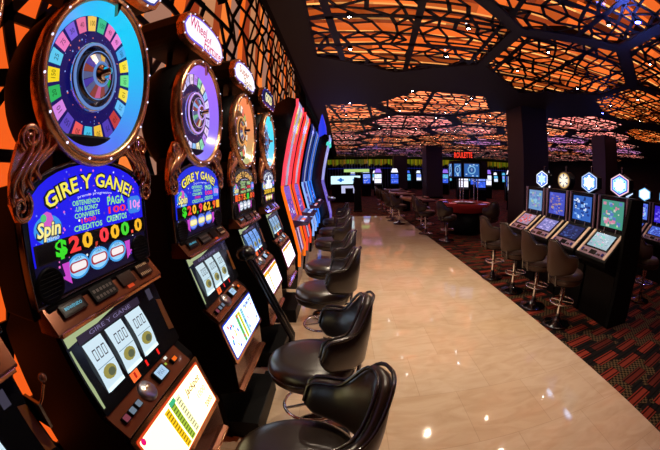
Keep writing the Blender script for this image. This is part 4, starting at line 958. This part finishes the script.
# ------------------------------------------------------------------ downlights
def px2ceiling(az, el_z): pass
dl = thing('downlight', 'small white round downlight', 'downlight', (0, 0, 0))
b = MB(); b.lathe([(.038, .07), (.040, .0), (.030, .0), (.026, .03)], 'black_satin', 16); b.build('can', dl)
b = MB(); b.disc(.021, .004, 'glow', 14, S(250, 248, 255, 45.0)); 
b.f[-1] = tuple(reversed(b.f[-1])); b.build('lamp', dl)
b = MB(); b.lathe([(.055, .07), (.058, .0), (.05, .0), (.046, .03)], 'black_satin', 16)
BLUE_DL = thing('downlight', 'small blue downlight in the lattice by the blue-lit ceiling field', 'downlight', (3.5, 2.1, ZL - .02), 0, 'blue downlights'); b.build('can', BLUE_DL)
b = MB(); b.disc(.045, .004, 'glow', 14, (3.0, 3.5, 40.0, 1)); b.f[-1] = tuple(reversed(b.f[-1])); b.build('lamp', BLUE_DL)
near_dl = [(.13, 3.06, 'in the lattice over the walkway, left one of the near row'), (.16, 4.01, 'in the lattice over the walkway, left one of the farther row'), (1.44, 3.13, 'in the lattice over the walkway, right one of the near row'), (1.49, 4.11, 'in the lattice over the walkway, right one of the farther row'),
           (2.69, 3.30, 'in the hexagon field, nearest its left beam'), (2.73, 4.25, 'in the hexagon field, at its left corner'), (4.23, 4.45, 'in the hexagon field, toward the square pillar'), (2.76, 2.10, 'in the blue-lit field at the top right'),
           (4.10, 2.45, 'past the right beam of the hexagon field'), (5.63, 3.91, 'over the far right machines, nearest one'), (5.69, 4.84, 'over the far right machines, middle one'), (7.5, 5.25, 'over the far right machines, last one'),
           (.2, 1.5, 'in the lattice straight over the camera'), (2.2, 1.5, 'over the near end of the walkway edge')]
first = True
def lamp(x, y, power, col=(1, .84, .63), ang=110, r=.03, z=ZL - .03, kind='SPOT', blend=.6):
    l = bpy.data.lights.new('downlight_or_wash', kind); l.energy = power; l.color = col; l.shadow_soft_size = r  # downlight beams and the added blue washes share this
    if kind == 'SPOT': l.spot_size = math.radians(ang); l.spot_blend = blend
    o = bpy.data.objects.new('downlight_or_wash', l); COL.objects.link(o); o.location = (x, y, z); return o
for x, y, w in near_dl:
    x *= K; y *= K
    lab = 'small white downlight ' + w
    if first: dl.location = (x, y, ZL - .02); dl['label'] = lab; dl['group'] = 'white downlights in the lattice ceiling'; first = False
    else: dup(dl, (x, y, ZL - .02), 0, lab, 'white downlights in the lattice ceiling')
    lamp(x, y, 140 if x < 2.6 else 24, r=.015)
for x, y in ((1.5, 9.8), (1.65, 8.8), (1.56, 7.46), (2.98, 9.74), (2.98, 8.78), (4.39, 9.62), (4.39, 8.69), (3.1, 7.46), (3.0, 6.87), (1.54, 6.6), (.26, 7.9), (.2, 9.6), (1.5, 12.4), (2.9, 12.2), (4.3, 12.6)):
    x *= K * .93; y *= K * .93
    dup(dl, (x, y, ZL - .02), 0, 'tiny white downlight among many in the far lattice ceiling', 'tiny downlights of the far ceiling')
i = 0
for (x, y) in far_centres:
    if x < 5.4 and y < 14.5:
        lamp(max(x - .45, .3), y + .2, 105 if x < 2.6 else 10); i += 1; continue
    for dx, dy in ((-.45, .2), (.5, -.3)) if x > 0 else ((.35, .2), (.7, -.4)):
        dup(dl, (x + dx, y + dy, ZL - .02), 0, 'tiny white downlight among many in the far lattice ceiling', 'tiny downlights of the far ceiling')
    if x < 10 and y < 30:
        lamp(max(x - .45, .3), y + .2, 105 if x < 2.4 and y < 16 else 9, (1, .83, .66) if (i % 3 or x < 2.4) else (.45, .42, 1))  # every third far spot made blue-violet, standing in for screen glow
    i += 1
dup(BLUE_DL, (7.35, 6.65, ZL - .02), 0, 'tiny blue downlight in the dark soffit at the far right', 'blue downlights')
# coloured lamps: blue ones under the ceiling fields at the right, added wash for screen glow far back
lamp(3.6, 2.3, 34, (.10, .16, 1), 60, .05, 3.1, 'POINT'); lamp(7.6, 6.6, 5, (.12, .2, 1), 60, .05, 2.8, 'POINT')
lamp(.2, 10.5, 10, (.2, .22, 1), 60, .1, 2.8, 'POINT')
for x, y in ((5.0, 15.0), (8.0, 12.0), (9.0, 20.0), (3.0, 26.0)): lamp(x, y, 14, (.16, .18, 1), 60, .15, 2.5, 'POINT')  # added points without fittings, for blue screen glow

# ------------------------------------------------------------------ camera, world, view
w = bpy.data.worlds.new('World'); sc.world = w; w.use_nodes = True; w.node_tree.nodes['Background'].inputs[0].default_value = (0.004, 0.0035, 0.004, 1)
cam = bpy.data.cameras.new('camera'); co = bpy.data.objects.new('camera', cam); COL.objects.link(co); sc.camera = co
cam.type = 'PANO'; cam.panorama_type = 'FISHEYE_EQUISOLID'; cam.sensor_width = 36.0; cam.sensor_fit = 'HORIZONTAL'
cam.fisheye_lens = 326.72 / 660 * 36.0; cam.fisheye_fov = PI; cam.clip_start = .02; cam.clip_end = 100
h, p, r = -.03756, -.15291, -.02406
F = Vector((math.sin(h) * math.cos(p), math.cos(h) * math.cos(p), math.sin(p))); R0 = Vector((math.cos(h), -math.sin(h), 0)); U0 = R0.cross(F)
Rv = math.cos(r) * R0 + math.sin(r) * U0; Uv = -math.sin(r) * R0 + math.cos(r) * U0
M = Matrix((Rv, Uv, -F)).transposed().to_4x4(); M.translation = Vector((0, 0, 1.65)); co.matrix_world = M
sc.view_settings.view_transform = 'Standard'; sc.view_settings.look = 'None'; sc.view_settings.exposure = 0.0; sc.view_settings.gamma = 1.0; sc.view_settings.use_curve_mapping = False
sc.cycles.use_denoising = True; sc.cycles.max_bounces = 6; sc.cycles.diffuse_bounces = 3; sc.cycles.glossy_bounces = 4; sc.cycles.sample_clamp_indirect = 6.0
sc.cycles.use_light_tree = True
